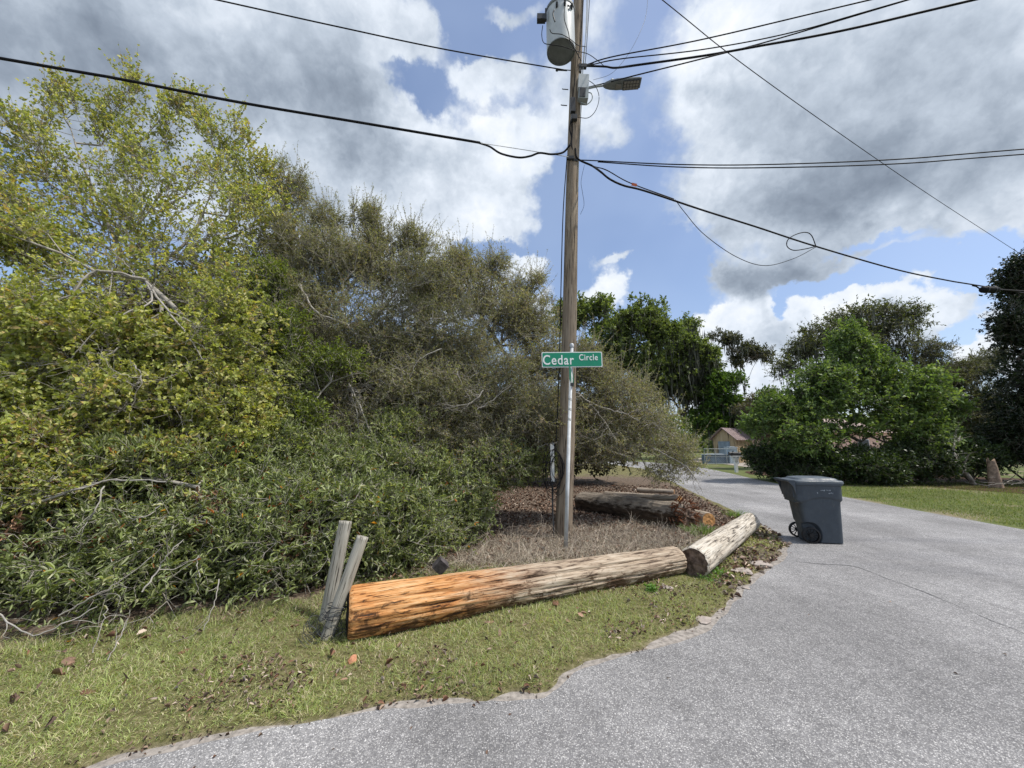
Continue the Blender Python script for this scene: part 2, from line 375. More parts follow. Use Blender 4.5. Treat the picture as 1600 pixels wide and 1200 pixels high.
# hairline crack across the asphalt
cr = smooth_path([np.append(G(x, y)[:2], .011) for x, y in [(1244, 878), (1290, 883), (1335, 886), (1380, 903), (1440, 925), (1500, 950), (1550, 972), (1600, 992), (1680, 1035)]], 24)
cr[:, :2] += (fbm(cr*9, 3)[:, None]-.5)*.05
wd = .0015+.006*vnoise(cr*6)
tg = unit(np.gradient(cr, axis=0)); nr = np.stack([-tg[:, 1], tg[:, 0], 0*tg[:, 0]], 1)
cv = np.vstack([cr-nr*wd[:, None], cr+nr*wd[:, None]]); k = len(cr)
M_CRACK = plain('crack', (.11, .11, .112), .95, .2, 40)
make_obj('road_crack', cv, [(i, i+1, k+i+1, k+i) for i in range(k-1)], M_CRACK, kind='structure')

VR = ragged(VW, .10, seed=8)
def sdist(xy):
    """distance from the verge edge, positive on the grass side"""
    xy = np.asarray(xy, float); best = np.full(len(xy), 1e9); sg = np.ones(len(xy))
    a = VR[:-1]; b = VR[1:]
    for i in range(0, len(a)):
        ab = b[i]-a[i]; ap = xy-a[i]; tt = np.clip((ap@ab)/(ab@ab+1e-12), 0, 1)
        d = np.linalg.norm(ap-tt[:, None]*ab, axis=1); m = d < best
        best[m] = d[m]; cr_ = ab[0]*ap[:, 1]-ab[1]*ap[:, 0]; sg[m] = np.sign(cr_[m])
    return best*sg
NX, NY = 300, 360
gx = np.linspace(-15, 8.6, NX); gy = np.concatenate([np.linspace(-.5, 8, 220), np.linspace(8.15, 38.5, NY-220)])
XX, YY = np.meshgrid(gx, gy); XY = np.column_stack([XX.ravel(), YY.ravel()])
SD = sdist(XY)
def hfield(xy, sd):
    p = np.column_stack([xy, np.zeros(len(xy))])
    base = np.interp(sd, [-.14, -.03, .02, .12, .6, 3, 8], [-.06, -.004, .012, .032, .06, .10, .16])
    return base + np.where(sd > 0, (fbm(p*1.7, 3, 4)-.5)*.07*np.clip(sd/.5, 0, 1)+(fbm(p*9, 2, 9)-.5)*.03*np.clip(sd/.2, 0, 1), 0)
ZZ = hfield(XY, SD)
def hz(x, y):
    xy = np.column_stack([np.atleast_1d(x), np.atleast_1d(y)]).astype(float)
    i = np.clip(np.searchsorted(gx, xy[:, 0])-1, 0, NX-2); j = np.clip(np.searchsorted(gy, xy[:, 1])-1, 0, len(gy)-2)
    fx = np.clip((xy[:, 0]-gx[i])/(gx[i+1]-gx[i]), 0, 1); fy = np.clip((xy[:, 1]-gy[j])/(gy[j+1]-gy[j]), 0, 1)
    Z = ZZ.reshape(len(gy), NX)
    return Z[j, i]*(1-fx)*(1-fy)+Z[j, i+1]*fx*(1-fy)+Z[j+1, i]*(1-fx)*fy+Z[j+1, i+1]*fx*fy
# woodland-floor zone (behind the logs) and the bare rim by the road
LOGL = [G(-200, 1030)[:2], G(0, 1035)[:2], G(300, 985)[:2], G(500, 965)[:2], G(560, 930)[:2], G(700, 905)[:2], G(900, 893)[:2], G(1060, 880)[:2], G(1120, 850)[:2], G(1170, 815)[:2], G(1110, 788)[:2], G(1040, 752)[:2], G(1000, 735)[:2], np.array([6., 38.])]
def behind(xy):
    """positive behind the log line"""
    best = np.full(len(xy), 1e9); sg = np.ones(len(xy)); a = np.array(LOGL[:-1]); b = np.array(LOGL[1:])
    for i in range(len(a)):
        ab = b[i]-a[i]; ap = xy-a[i]; tt = np.clip((ap@ab)/(ab@ab), 0, 1); d = np.linalg.norm(ap-tt[:, None]*ab, axis=1); m = d < best
        best[m] = d[m]; sg[m] = np.sign((ab[0]*ap[:, 1]-ab[1]*ap[:, 0])[m])
    return best*sg
BH = behind(XY)
far_lawn = np.clip((YY.ravel()-15)/6, 0, 1)
colr = np.zeros((len(XY), 3)); colr[:, 0] = np.clip(.5+BH*1.3, 0, 1)*(1-.7*far_lawn)
corner = np.exp(-(((XX.ravel()-3.9)/.9)**2+((YY.ravel()-5.7)/.9)**2))
colr[:, 0] = np.maximum(colr[:, 0], .95*corner); colr[:, 1] = np.clip(.62-SD*3.2, 0, 1)*.95
idx = np.arange(NX*len(gy)).reshape(len(gy), NX)
q4 = np.stack([idx[:-1, :-1], idx[:-1, 1:], idx[1:, 1:], idx[1:, :-1]], -1).reshape(-1, 4)
keep = (ZZ[q4].max(1) > -.05); q4 = q4[keep]
make_obj('verge', np.column_stack([XY, ZZ]), q4, M_SOIL, col=colr, smooth=True, kind='structure')
# gravel drive and bare mulch bed on the far side of the road
strip_poly('driveway', [G(x, y)[:2] for x, y in [(1075, 721), (1085, 715.5), (1250, 714), (1500, 713)]], [G(x, y)[:2] for x, y in [(1500, 722), (1330, 731), (1260, 735), (1190, 733), (1120, 724)]], .016, M_GRAVEL)
strip_poly('mulch_bed', ragged([G(x, y)[:2] for x, y in [(1170, 741), (1165, 737), (1220, 733), (1330, 738), (1700, 752)]], .25, seed=5), [G(x, y)[:2] for x, y in [(1900, 790), (1700, 782), (1600, 772), (1480, 763), (1320, 752), (1240, 747)]], .012, M_MULCH)

# ------------------------------------------------------------------ leaves, twigs, trees
def leaf_geo(Pb, D, L, Wd, col, fold=.25, tipw=.45):
    """one folded diamond per leaf"""
    n = len(Pb); rv = unit(rs.normal(size=(n, 3))); rv[:, 2] += .9; N = unit(np.cross(np.cross(D, unit(rv)), D)); S = np.cross(D, N)
    L = np.broadcast_to(L, (n,))[:, None]; Wd = np.broadcast_to(Wd, (n,))[:, None]
    mid = Pb + D*L*tipw
    v = np.stack([Pb, mid+S*Wd/2+N*Wd*fold, Pb+D*L-N*L*.12, mid-S*Wd/2+N*Wd*fold], 1).reshape(-1, 3)
    f = np.arange(4*n).reshape(n, 4)
    return v, f, np.repeat(col, 4, axis=0)
def leaf_geo6(Pb, D, L, Wd, col, fold=.25, curl=.12):
    n = len(Pb); rv = unit(rs.normal(size=(n, 3))); rv[:, 2] += .9; N = unit(np.cross(np.cross(D, unit(rv)), D)); S = np.cross(D, N)
    L = np.broadcast_to(L, (n,))[:, None]; Wd = np.broadcast_to(Wd, (n,))[:, None]; curl = np.broadcast_to(curl, (n,))[:, None]
    def at(u, w_, h): return Pb+D*L*u+S*Wd*w_+N*(Wd*fold*abs(w_)*2+L*h*curl)
    v = np.stack([Pb, at(.30, .44, .6), at(.68, .42, .7), at(1., 0, -.6), at(.68, -.42, .7), at(.30, -.44, .6)], 1).reshape(-1, 3)
    b_ = np.arange(n)[:, None]*6; f = np.vstack([b_+np.array([[0, 1, 2, 3]]), b_+np.array([[0, 3, 4, 5]])])
    return v, f, np.repeat(col, 6, axis=0)
def clumps(ells, k=7, f=.38, sy=1.0):
    out = []
    for e in ells:
        for j in range(k):
            d_ = unit(rs.normal(size=3)); r_ = rnd(.25, .88); g = f*rnd(.65, 1.25)
            out.append((e[0]+d_[0]*e[3]*r_, e[1]+d_[1]*e[4]*r_, e[2]+d_[2]*e[5]*r_, e[3]*g, e[4]*g*1.3, e[5]*g*sy, (e[6] if len(e) > 6 else 1)*rnd(.5, 1.5)))
    return out
def blend(ells, k, f, wb=.5, sy=1.0):
    return [tuple(e[:6])+((e[6] if len(e) > 6 else 1)*wb,) for e in ells]+clumps(ells, k, f, sy)
def seg_geo(A, B, ra, rb, k=3):
    n = len(A); t_ = unit(B-A); ref = np.where(np.abs(t_[:, 2:3]) > .9, np.array([[1., 0, 0]]), np.array([[0, 0, 1.]]))
    a = unit(np.cross(t_, ref)); b = np.cross(t_, a); ang = np.arange(k)*2*np.pi/k
    off = np.cos(ang)[None, :, None]*a[:, None]+np.sin(ang)[None, :, None]*b[:, None]
    ra = np.broadcast_to(ra, (n,))[:, None, None]; rb = np.broadcast_to(rb, (n,))[:, None, None]
    v = np.concatenate([A[:, None]+off*ra, B[:, None]+off*rb], 1).reshape(-1, 3)
    base = np.arange(n)[:, None]*2*k; fs = []
    for j in range(k):
        q_ = (j+1) % k; fs.append(np.stack([base[:, 0]+j, base[:, 0]+q_, base[:, 0]+k+q_, base[:, 0]+k+j], 1))
    return v, np.concatenate(fs)
def merge(parts):
    vs, fs, cs, o = [], [], [], 0
    for p in parts:
        vs.append(p[0]); fs.append(p[1]+o); o += len(p[0])
        if len(p) > 2: cs.append(p[2])
    return np.vstack(vs), np.vstack(fs), (np.vstack(cs) if cs else None)

def sample_env(ells, n, shell=.35):
    """ells: (cx,cy,cz,rx,ry,rz[,w]); points biased toward the shell"""
    wts = np.array([(e[3]*e[4]*e[5])**.75*(e[6] if len(e) > 6 else 1) for e in ells]); wts = wts/wts.sum()
    ch = rs.choice(len(ells), n, p=wts); E = np.array([e[:6] for e in ells])[ch]
    d = unit(rs.normal(size=(n, 3))); r = rnd(0, 1, n)**shell
    return E[:, :3] + d*r[:, None]*E[:, 3:6], d

def grow(root_pts, targets, step=.35, alpha=.35, jit=.12, sag=0.0):
    """skeleton: start polylines then branches to every target"""
    nodes = []; par = []
    for pl in root_pts:
        for i, p in enumerate(pl):
            nodes.append(np.array(p, float)); par.append(-1 if i == 0 else len(nodes)-2)
    K = len(nodes)+int(sum(1 for _ in targets)*14); NP = np.zeros((K, 3)); PL = np.zeros(K); PR = np.full(K, -1); n = len(nodes)
    NP[:n] = nodes; PR[:n] = par
    for i in range(n): PL[i] = 0 if par[i] < 0 else PL[par[i]]+np.linalg.norm(NP[i]-NP[par[i]])
    base = NP[0].copy(); order = np.argsort(np.linalg.norm(targets-base, axis=1)+rnd(0, .4, len(targets)))
    tips = []
    for ti in order:
        T = targets[ti]; d = np.linalg.norm(NP[:n]-T, axis=1); c = d+alpha*PL[:n]; i = int(np.argmin(c)); L = d[i]
        m = min(12, max(1, int(L/step)));
        if n+m >= K: break
        A = NP[i]; dirp = unit(A-NP[PR[i]]) if PR[i] >= 0 else unit(T-A)
        bend = dirp*L*.25; last = i
        for k_ in range(1, m+1):
            u = k_/m; p = A+(T-A)*u + bend*math.sin(math.pi*u)*.6 + (rs.normal(size=3)*jit*L/m*.8 if k_ < m else 0)
            p = p + np.array([0, 0, sag*L*math.sin(math.pi*u)])
            NP[n] = p; PR[n] = last; PL[n] = PL[last]+L/m; last = n; n += 1
        tips.append(last)
    return NP[:n], PR[:n].astype(int), np.array(tips)
def skeleton_geo(NP, PR, r_tip, power=2.4, rmax=None, thick_only=None):
    n = len(NP); acc = np.zeros(n); hasc = np.zeros(n, bool)
    R = np.zeros(n)
    for i in range(n-1, -1, -1):
        if not hasc[i]: acc[i] = r_tip**power
        R[i] = acc[i]**(1/power)
        p = PR[i]
        if p >= 0: acc[p] += acc[i]; hasc[p] = True
    if rmax: R = np.where(R > rmax*.25, rmax*.25+(R-rmax*.25)*(rmax*.75)/max(R.max()-rmax*.25, 1e-6), R) if R.max() > rmax else R
    m = PR >= 0; ci = np.nonzero(m)[0]; pi = PR[ci]
    big = R[ci] > .02
    parts = []
    for sel, k in ((big, 8), (~big, 4)):
        if sel.sum():
            a, b = pi[sel], ci[sel]; ra = np.minimum(R[a], R[b]*1.25)
            ext = unit(NP[b]-NP[a])*R[b][:, None]*.35
            parts.append(seg_geo(NP[a]-ext*.6, NP[b]+ext, ra, R[b], k))
    return parts, R
def foliage(tips, dirs, ntw, ltw, nleaf, L, Wd, pal, palw, up=.2, droop=0.0, clump=.3, spread=.8, r_tw=.0022, varL=.3, along=(.15, 1.0), six=False):
    """sub-twigs at each tip with leaves along them; returns (twig parts, leaf parts)"""
    n = len(tips)*ntw; A = np.repeat(tips, ntw, 0); D = np.repeat(dirs, ntw, 0)
    D = unit(D*.6+rs.normal(size=(n, 3))*spread*.6+np.array([0, 0, up])); ln = ltw*rnd(.6, 1.3, n)
    B = A+D*ln[:, None]*.55; D2 = unit(D+rs.normal(size=(n, 3))*.3+np.array([0, 0, -droop])); Cc = B+D2*ln[:, None]*.45
    tw = [seg_geo(A, B, r_tw*1.3, r_tw), seg_geo(B, Cc, r_tw, r_tw*.5)]
    m = n*nleaf; u = rnd(along[0], along[1], m); ii = np.repeat(np.arange(n), nleaf)
    pos = np.where((u < .55)[:, None], A[ii]+(B[ii]-A[ii])*(u/.55)[:, None], B[ii]+(Cc[ii]-B[ii])*((u-.55)/.45)[:, None])
    dd = unit(D2[ii]*.7+rs.normal(size=(m, 3))*.75+np.array([0, 0, up*.5-droop]))
    pal = np.array(pal); pw = np.array(palw, float); pw /= pw.sum()
    cl = np.repeat(np.repeat(rs.choice(len(pal), len(tips), p=pw), ntw), nleaf); own = rs.choice(len(pal), m, p=pw)
    ch = np.where(rnd(0, 1, m) < clump, cl, own)
    col = pal[ch]*np.repeat(np.repeat(rnd(.8, 1.2, len(tips)), ntw), nleaf)[:, None]*rnd(.75, 1.25, m)[:, None]
    sz = np.repeat(np.repeat(rnd(.65, 1.35, len(tips)), ntw), nleaf)
    return tw, [(leaf_geo6 if six else leaf_geo)(pos, dd, L*sz*rnd(1-varL, 1+varL, m), Wd*sz*rnd(.75, 1.25, m), col)]

def plant(name, base, label, cat, ells, ntip, trunks, leaf, mat=M_LEAF, twmat=M_TWIG, bark=M_BARK, r_tip=.004, rmax=.12, group=None, step=.35, alpha=.35, jit=.15, shell=.4, extra=None, crown='crown', trunkname='trunk', outward=None, keep=None, minz=.05, sprig=None):
    root = empty(name, base, label, cat, group); b = np.array(base, float)
    T, d = sample_env(ells, ntip, shell)
    ok = T[:, 2] > minz
    if keep is not None: ok &= keep(T)
    T = T[ok]; d = d[ok]
    if extra is not None: T = np.vstack([T, extra]); 
    NPn, PR, tips = grow(trunks, T, step, alpha, jit)
    parts, R = skeleton_geo(NPn, PR, r_tip, rmax=rmax)
    v, f, _ = merge(parts); make_obj(trunkname, v-b, f, bark, root, smooth=True)
    dirs = unit(NPn[tips]-NPn[PR[tips]])
    if outward is not None: dirs = unit(dirs+outward)
    tw, lf = foliage(NPn[tips], dirs, **leaf)
    if sprig:      # long thin shoots standing out of the crown's outline
        cnt, sl, nl, lL, lW = sprig; T2 = NPn[tips]; cen = T2.mean(0); col_ = np.floor(T2[:, 0]/.35).astype(int); sc_ = np.zeros(len(T2))
        for c_ in np.unique(col_): m_ = col_ == c_; zz_ = T2[m_, 2]; sc_[m_] = np.exp((zz_-zz_.max())/.35)
        j = rs.choice(len(T2), cnt, p=sc_/sc_.sum()); A = T2[j]; D = unit(np.column_stack([rs.normal(size=(cnt, 2))*.38, np.ones(cnt)])+unit(A-cen)*.35); l_ = sl*rnd(.4, 1.25, cnt)
        B = A+D*l_[:, None]*.5; D2 = unit(D+rs.normal(size=(cnt, 3))*.16); E = B+D2*l_[:, None]*.5; tw += [seg_geo(A, B, .004, .003), seg_geo(B, E, .003, .0015)]
        ii = np.repeat(np.arange(cnt), nl); u = rnd(.15, 1.02, cnt*nl); pos = np.where((u < .5)[:, None], A[ii]+(B[ii]-A[ii])*(u*2)[:, None], B[ii]+(E[ii]-B[ii])*(u*2-1)[:, None]); n_ = len(u)
        cl_ = np.array(leaf['pal'])[rs.randint(0, len(leaf['pal']), n_)]*rnd(.75, 1.2, n_)[:, None]; dd = unit(D2[ii]*.7+rs.normal(size=(n_, 3))*.7)
        lf.append((leaf_geo6 if leaf.get('six') else leaf_geo)(pos, dd, lL*rnd(.6, 1.3, n_), lW*rnd(.7, 1.2, n_), cl_))
    v, f, _ = merge(tw); make_obj('twigs', v-b, f, twmat, root)
    v, f, c = merge(lf); make_obj(crown, v-b, f, mat, root, col=c)
    return root, NPn, tips, dirs

def pe(x, y, Y, rx, ry, rY=None, w_=1.0):
    """ellipsoid from where it shows: centre, half sizes in photo pixels, at distance Y"""
    c = P(x, y, Y); cd = Y*CP+(c[2]-H)*SP; k_ = cd/F
    return (c[0], c[1], c[2], rx*k_, rY if rY else max(rx, ry)*k_, ry*k_, w_)
def trunkpl(pts, n=6): return list(smooth_path(pts, n))



# ------------------------------------------------------------------ utility pole and what hangs on it
def wood_mat(name, stops, axis=2, knots=True, rough=.85, fine=55):
    t = base_mat(name, rough, .15); sc1 = [1, 1, 1]; sc1[axis] = .035; sc2 = [1, 1, 1]; sc2[axis] = .10
    a = t.noise(t.mapping(t.obj, sc1), fine, 5, .6, .3); b = t.noise(t.mapping(t.obj, sc2), fine*.3, 5, .6, .5); c = t.noise(t.obj, 1.4, 4, .6)
    k = t.m('ADD', t.m('ADD', t.m('MULTIPLY', a, .5), t.m('MULTIPLY', b, .35)), t.m('MULTIPLY', c, .25))
    crk = t.rng(a, .36, .43, 0, 1)
    t.put(t.b.inputs['Base Color'], t.mix(crk, (.05, .042, .034), t.ramp(k, stops)))
    bump(t, t.m('ADD', t.m('MULTIPLY', crk, .6), a), .6, .006)
    return t
M_POLE = wood_mat('weathered_pole_wood', [(.38, (.14, .105, .075)), (.55, (.26, .205, .15)), (.72, (.38, .32, .245))]).mat
M_POSTW = wood_mat('grey_post_wood', [(.38, (.20, .185, .155)), (.55, (.34, .32, .27)), (.72, (.50, .48, .42))], 2, fine=90).mat
M_TANK = plain('light_grey_paint', (.50, .53, .54), .45, .08, 5); M_TANKD = plain('grey_steel', (.16, .175, .18), .5, .15, 8)
M_BLACK = plain('black_cable', (.008, .008, .010), .7, .2, 5, .2); M_GALV = plain('galvanised_steel', (.46, .48, .50), .55, .14, 40, .5, .15)
M_DARKM = plain('dark_metal', (.04, .042, .045), .5, .2, 10); M_LGREY = plain('cast_grey', (.30, .33, .33), .45, .1, 6)
M_RUST = plain('rust_tag', (.35, .07, .02), .7, .3, 20)

PB = G(880, 850, 0); PY = PB[1]; PT = P(903, 0, PY)
lean = unit(PT-PB); PH = 11.6
ql = Vector((0, 0, 1)).rotation_difference(Vector(lean))
pole = empty('utility_pole', PB+np.array([0, 0, .08]), 'tall weathered wooden utility pole leaning slightly right behind the street sign', 'utility pole')
def pole_at(z): return PB+(PT-PB)*((z)/(PT[2]-PB[2]))
zz = np.linspace(-.25, PH, 120); nseg = 40; ang = np.arange(nseg)*2*np.pi/nseg
rr = np.interp(zz, [0, PH], [.142, .098])
ring = []
for z_, r_ in zip(zz, rr):
    p3 = np.column_stack([np.cos(ang)*4, np.sin(ang)*4, np.full(nseg, z_*.35)])
    r2 = r_*(1+.05*(fbm(p3, 3, 5)-.5)*2+.03*(vnoise(np.column_stack([np.cos(ang)*14, np.sin(ang)*14, np.full(nseg, z_*.5)]), 2)-.5))
    ring.append(np.column_stack([r2*np.cos(ang)+.012*math.sin(z_*.7), r2*np.sin(ang), np.full(nseg, z_)]))
v = np.vstack(ring); nr_ = len(zz); ii = np.arange((nr_-1)*nseg).reshape(nr_-1, nseg)
fq = np.stack([ii, np.roll(ii, -1, 1), np.roll(ii, -1, 1)+nseg, ii+nseg], -1).reshape(-1, 4)
po = make_obj('shaft', v, fq, M_POLE, pole, smooth=True); po.rotation_mode = 'QUATERNION'; po.rotation_quaternion = ql; po.location = (0, 0, -.08)
def rel(o, parent_loc): 
    return o
def onpole(mb, name, mat, smooth=False, **kw):
    m = MB(); m.v = [tuple(np.array(q_)-np.array(pole.location)) for q_ in mb.v]; m.f = mb.f; return m.obj(name, mat, pole, smooth, **kw)
# step bolts, nails and small tags
for k_, (x, y, s_) in enumerate([(880, 140, -1), (878, 165, -1), (884, 110, -1), (897, 143, 1), (893, 238, 1)]):
    a = P(x+8 if s_ < 0 else x, y, PY-.06); onpole(MB().tube([a, a+np.array([s_*.11, -.01, .0]), a+np.array([s_*.12, -.01, .01])], .009, 6), 'step_bolt', M_DARKM)
# thin galvanised ground conduit and wires running down the pole's right side
M_WHITE = plain('dirty_white_plastic', (.62, .62, .60), .5, .12, 12)
def down(pts, r, name, mat, Y=PY-.1):
    pp = smooth_path([P(x, y, Yo) for x, y, Yo in [(q_[0], q_[1], q_[2] if len(q_) > 2 else Y) for q_ in pts]], 8); return onpole(MB().tube(pp, r, 6), name, mat, True)
down([(919, -60), (915, 60), (911, 110), (908, 170), (905, 235), (903, 300)], .008, 'ground_wire', M_LGREY)
down([(925, -60), (918, 50), (914, 100), (908, 108)], .007, 'drop_wire', M_BLACK)
down([(914, -60), (911, 10), (908, 60), (903, 95), (899, 120), (895, 150), (894, 180)], .010, 'drop_wire', M_BLACK)
down([(921, -60), (917, 40), (912, 85), (910, 120)], .006, 'drop_wire', M_TANKD)
down([(886, 245), (880, 330), (877, 430), (874.5, 545), (872, 620), (869, 690)], .010, 'riser_cable', M_BLACK, PY-.13)
down([(893, 180), (894, 205), (893, 225), (897, 240), (903, 247)], .013, 'riser_cable', M_BLACK)
down([(894, 180), (890, 200), (893, 215), (890, 228), (880, 238)], .012, 'riser_cable', M_BLACK)
onpole(MB().box(P(895, 165, PY-.16), (.09, .08, .30)).box(P(897, 184, PY-.16), (.11, .08, .10)), 'splice_block', M_DARKM)
a = P(910, 104, PY-.08); onpole(MB().box(a, (.16, .07, .07)).box(a+np.array([-.05, 0, -.08]), (.05, .06, .12)).tube([a, a+np.array([.22, -.02, .03])], .018, 6), 'cable_clamp', M_DARKM)
a = P(886, 110, PY-.05); onpole(MB().tube([a, a+np.array([-.18, 0, .01])], .015, 6).sphere(a+np.array([-.2, 0, .01]), .03, 6), 'cable_clamp', M_DARKM)
a = P(891, 247, PY-.13); onpole(MB().box(a, (.14, .06, .06)).box(a+np.array([.09, .03, -.03]), (.1, .05, .04)), 'cable_clamp', M_DARKM)
# plastic riser guard and coil of slack cable low on the left side
gb = P(862.5, 772, PY-.10); gt = P(862.5, 694, PY-.10)
gc = (gb+gt)/2; onpole(MB().box(gt+np.array([0, 0, -.30]), (.06, .045, .62)), 'riser_guard', M_WHITE)
onpole(MB().tube([gt+np.array([.0, .02, -.6]), gt+np.array([-.005, .02, -1.1]), np.array([gt[0]+.01, gt[1], .12])], .016, 6), 'riser_cable', M_DARKM)
for k_ in range(9):
    cx, cz = rnd(-.05, .07), rnd(-.55, -.38); rx_, rz_ = rnd(.07, .17), rnd(.18, .42)
    th = np.linspace(0, 2*np.pi, 26); pp = gt+np.column_stack([.02+cx+rx_*np.cos(th), -.05+.03*np.sin(th*2+k_)-rnd(0, .03, 26)*0, cz+rz_*np.sin(th)])
    onpole(MB().tube(pp, .005, 5, False), 'slack_coil', M_BLACK, True)

# transformer
TB = P(876.5, 82, PY-.33); TZ = TB[2]; r_t = .272
tr = empty('transformer', (TB[0], TB[1], TZ), 'light grey cylindrical transformer can bolted high on the wooden pole', 'transformer')
th_ = .89
MB().lathe([(r_t*.985, .012), (r_t, .03), (r_t, th_-.05), (r_t*.995, th_)], 48).obj('tank', M_TANK, tr, True)
MB().lathe([(.001, .035), (r_t*.93, .035), (r_t*.96, 0.0), (r_t*.99, 0.0), (r_t*.99, .02)], 48).obj('base_plate', M_TANKD, tr)
MB().lathe([(r_t*1.04, th_-.03), (r_t*1.06, th_), (r_t*1.05, th_+.03), (r_t*.5, th_+.06), (.001, th_+.07)], 48).obj('lid', M_TANKD, tr, True)
MB().tube([(-.05, -.1, th_+.1), (-.06, -.12, th_+.35)], .045, 12).lathe([(.06, th_+.15), (.075, th_+.17), (.06, th_+.19), (.075, th_+.22), (.06, th_+.25)], 14, (-.055, -.11, 0)).obj('bushing', M_TANKD, tr)
a = np.array([-r_t-.01, -.12, .62]); MB().box(a+np.array([-.10, 0, 0]), (.16, .10, .12)).box(a+np.array([-.01, 0, .08]), (.03, .05, .26)).obj('surge_arrester', M_DARKM, tr)
MB().box((.22, .28, .55), (.10, .16, .08)).obj('mounting_bracket', M_TANKD, tr); MB().box((.22, .28, .25), (.10, .16, .08)).obj('mounting_bracket', M_TANKD, tr)
for sgn, zz_ in ((-.10, .73), (.05, .75), (.19, .77)):
    ca = np.array([sgn, -math.sqrt(r_t**2-sgn**2)-.02, zz_]); MB().box(ca, (.035, .05, .09)).tube([ca, ca+np.array([0, -.05, -.02])], .018, 8).obj('lid_clamp' if sgn != .05 else 'terminal', M_DARKM, tr)
def tube_on(root, pts, r, name, mat=M_BLACK): 
    pp = smooth_path(np.array(pts, float), 8)-np.array(root.location); return MB().tube(pp, r, 6).obj(name, mat, root, True)
Ytf = TB[1]-r_t-.05
tube_on(tr, [P(882, 12, Ytf), P(882, 30, Ytf), P(888, 50, Ytf), P(891, 64, Ytf), P(900, 80, Ytf), P(908, 95, PY-.2)], .008, 'lead_wire')
tube_on(tr, [P(848, 40, TB[1]-.12), P(846.5, 55, TB[1]-.15), P(850, 67, TB[1]-.25), P(862, 70, Ytf), P(880, 73, Ytf), P(898, 79, Ytf+.1), P(918, 84, PY-.15), P(933, 94, PY-.1), P(945, 104, PY)], .007, 'lead_wire')
tube_on(tr, [P(859, 46, Ytf), P(863, 52, Ytf), P(878, 54, Ytf), P(892, 62, Ytf), P(902, 70, Ytf+.1), P(915, 73, PY-.15)], .007, 'lead_wire')
tube_on(tr, [P(866, 16, Ytf), P(864, 22, Ytf), P(867, 34, Ytf)], .012, 'drip_stain', M_DARKM)
# number painted on the tank: small round emblem with letters under it
MB().lathe([(.001, 0), (.028, 0), (.028, .004)], 20, (.115, -r_t*.925, .74), 'y').obj('emblem', M_DARKM, tr)
MB().box((.118, -r_t*.915, .67), (.05, .004, .014)).obj('emblem', M_DARKM, tr)

# street light: bracket box, arm, LED head
SB = P(911, 137, PY-.12)
sl_ = empty('street_light', SB+np.array([0, 0, -.25]), 'grey LED street light with control box and short arm, mounted on the pole', 'street lamp')
def sadd(mb, name, mat, smooth=False):
    m = MB(); m.v = [tuple(np.array(q_)-np.array(sl_.location)) for q_ in mb.v]; m.f = mb.f; return m.obj(name, mat, sl_, smooth)
rot = Matrix.Rotation(math.radians(4), 3, 'Y')
sadd(MB().box(SB+np.array([0, 0, .07]), (.20, .17, .30), rot), 'control_box', M_TANK)
sadd(MB().box(SB+np.array([-.01, 0, -.20]), (.19, .165, .22), rot), 'box_lower_half', M_LGREY)
sadd(MB().box(SB+np.array([-.03, -.085, -.19]), (.11, .02, .20), rot), 'box_door', M_DARKM)
e0 = SB+np.array([.08, 0, -.02]); e1 = P(948, 133, PY-.15)
sadd(MB().tube([e0, (e0+e1)/2+np.array([0, 0, .01]), e1+np.array([.1, 0, .01])], .019, 10), 'arm', M_LGREY, True)
hd = MB(); L_ = .70; hb = P(943, 134, PY-.15)
secs = [(0, .03, .03), (.04, .06, .04), (.12, .09, .05), (.25, .112, .05), (.42, .118, .042), (.66, .115, .034), (.70, .108, .024)]
vs = []
for (x, hw, hh) in secs:
    for k_ in range(16):
        a_ = 2*math.pi*k_/16; ca, sa = math.cos(a_), math.sin(a_); vs.append((x, hw*np.sign(ca)*abs(ca)**.5, (hh if sa > 0 else hh*.55)*np.sign(sa)*abs(sa)**.6))
fs = [(i*16+j, i*16+(j+1) % 16, (i+1)*16+(j+1) % 16, (i+1)*16+j) for i in range(len(secs)-1) for j in range(16)]
fs += [tuple(range(16)), tuple(range(16*(len(secs)-1), 16*len(secs)))[::-1]]
yaw = Matrix.Rotation(math.radians(-8), 3, 'Z') @ Matrix.Rotation(math.radians(3), 3, 'Y')
def hx(p): return np.array(yaw @ Vector(p))+hb
hd.add([hx(p) for p in vs], fs); sadd(hd, 'lamp_head', M_TANKD)
lens = MB()
lens.box((0, 0, 0), (.30, .21, .012)); lens.v = [hx(np.array(q_)+np.array([.52, 0, -.031])) for q_ in lens.v]; sadd(lens, 'lens_frame', M_DARKM)
M_LENS = plain('led_lens', (.20, .195, .19), .25, .1, 30, .6)
lz = MB()
for i in range(5):
    for j in range(3): lz.box((.405+i*.057, -.065+j*.065, -.040), (.047, .052, .008))
lz.v = [hx(q_) for q_ in lz.v]; sadd(lz, 'led_panel', M_LENS)
lz = MB().box((.28, 0, -.040), (.10, .09, .01)); lz.v = [hx(q_) for q_ in lz.v]; sadd(lz, 'rating_plate', M_LENS)
ph = MB().lathe([(.035, 0), (.035, .05), (.03, .065), (.001, .07)], 14); ph.v = [hx(np.array(q_)+np.array([.16, 0, .055])) for q_ in ph.v]; sadd(ph, 'photocell', M_TANK)
tube_on(sl_, [P(917, 124, PY-.15), P(930, 134, PY-.2), P(936, 152, PY-.2), P(931, 172, PY-.2), P(919, 184, PY-.18), P(902, 183, PY-.15)], .006, 'loop_wire')
tube_on(sl_, [P(916, 144, PY-.15), P(924, 146, PY-.2), P(925, 155, PY-.2), P(917, 163, PY-.2), P(907, 160, PY-.15)], .010, 'flex_conduit', M_LGREY)

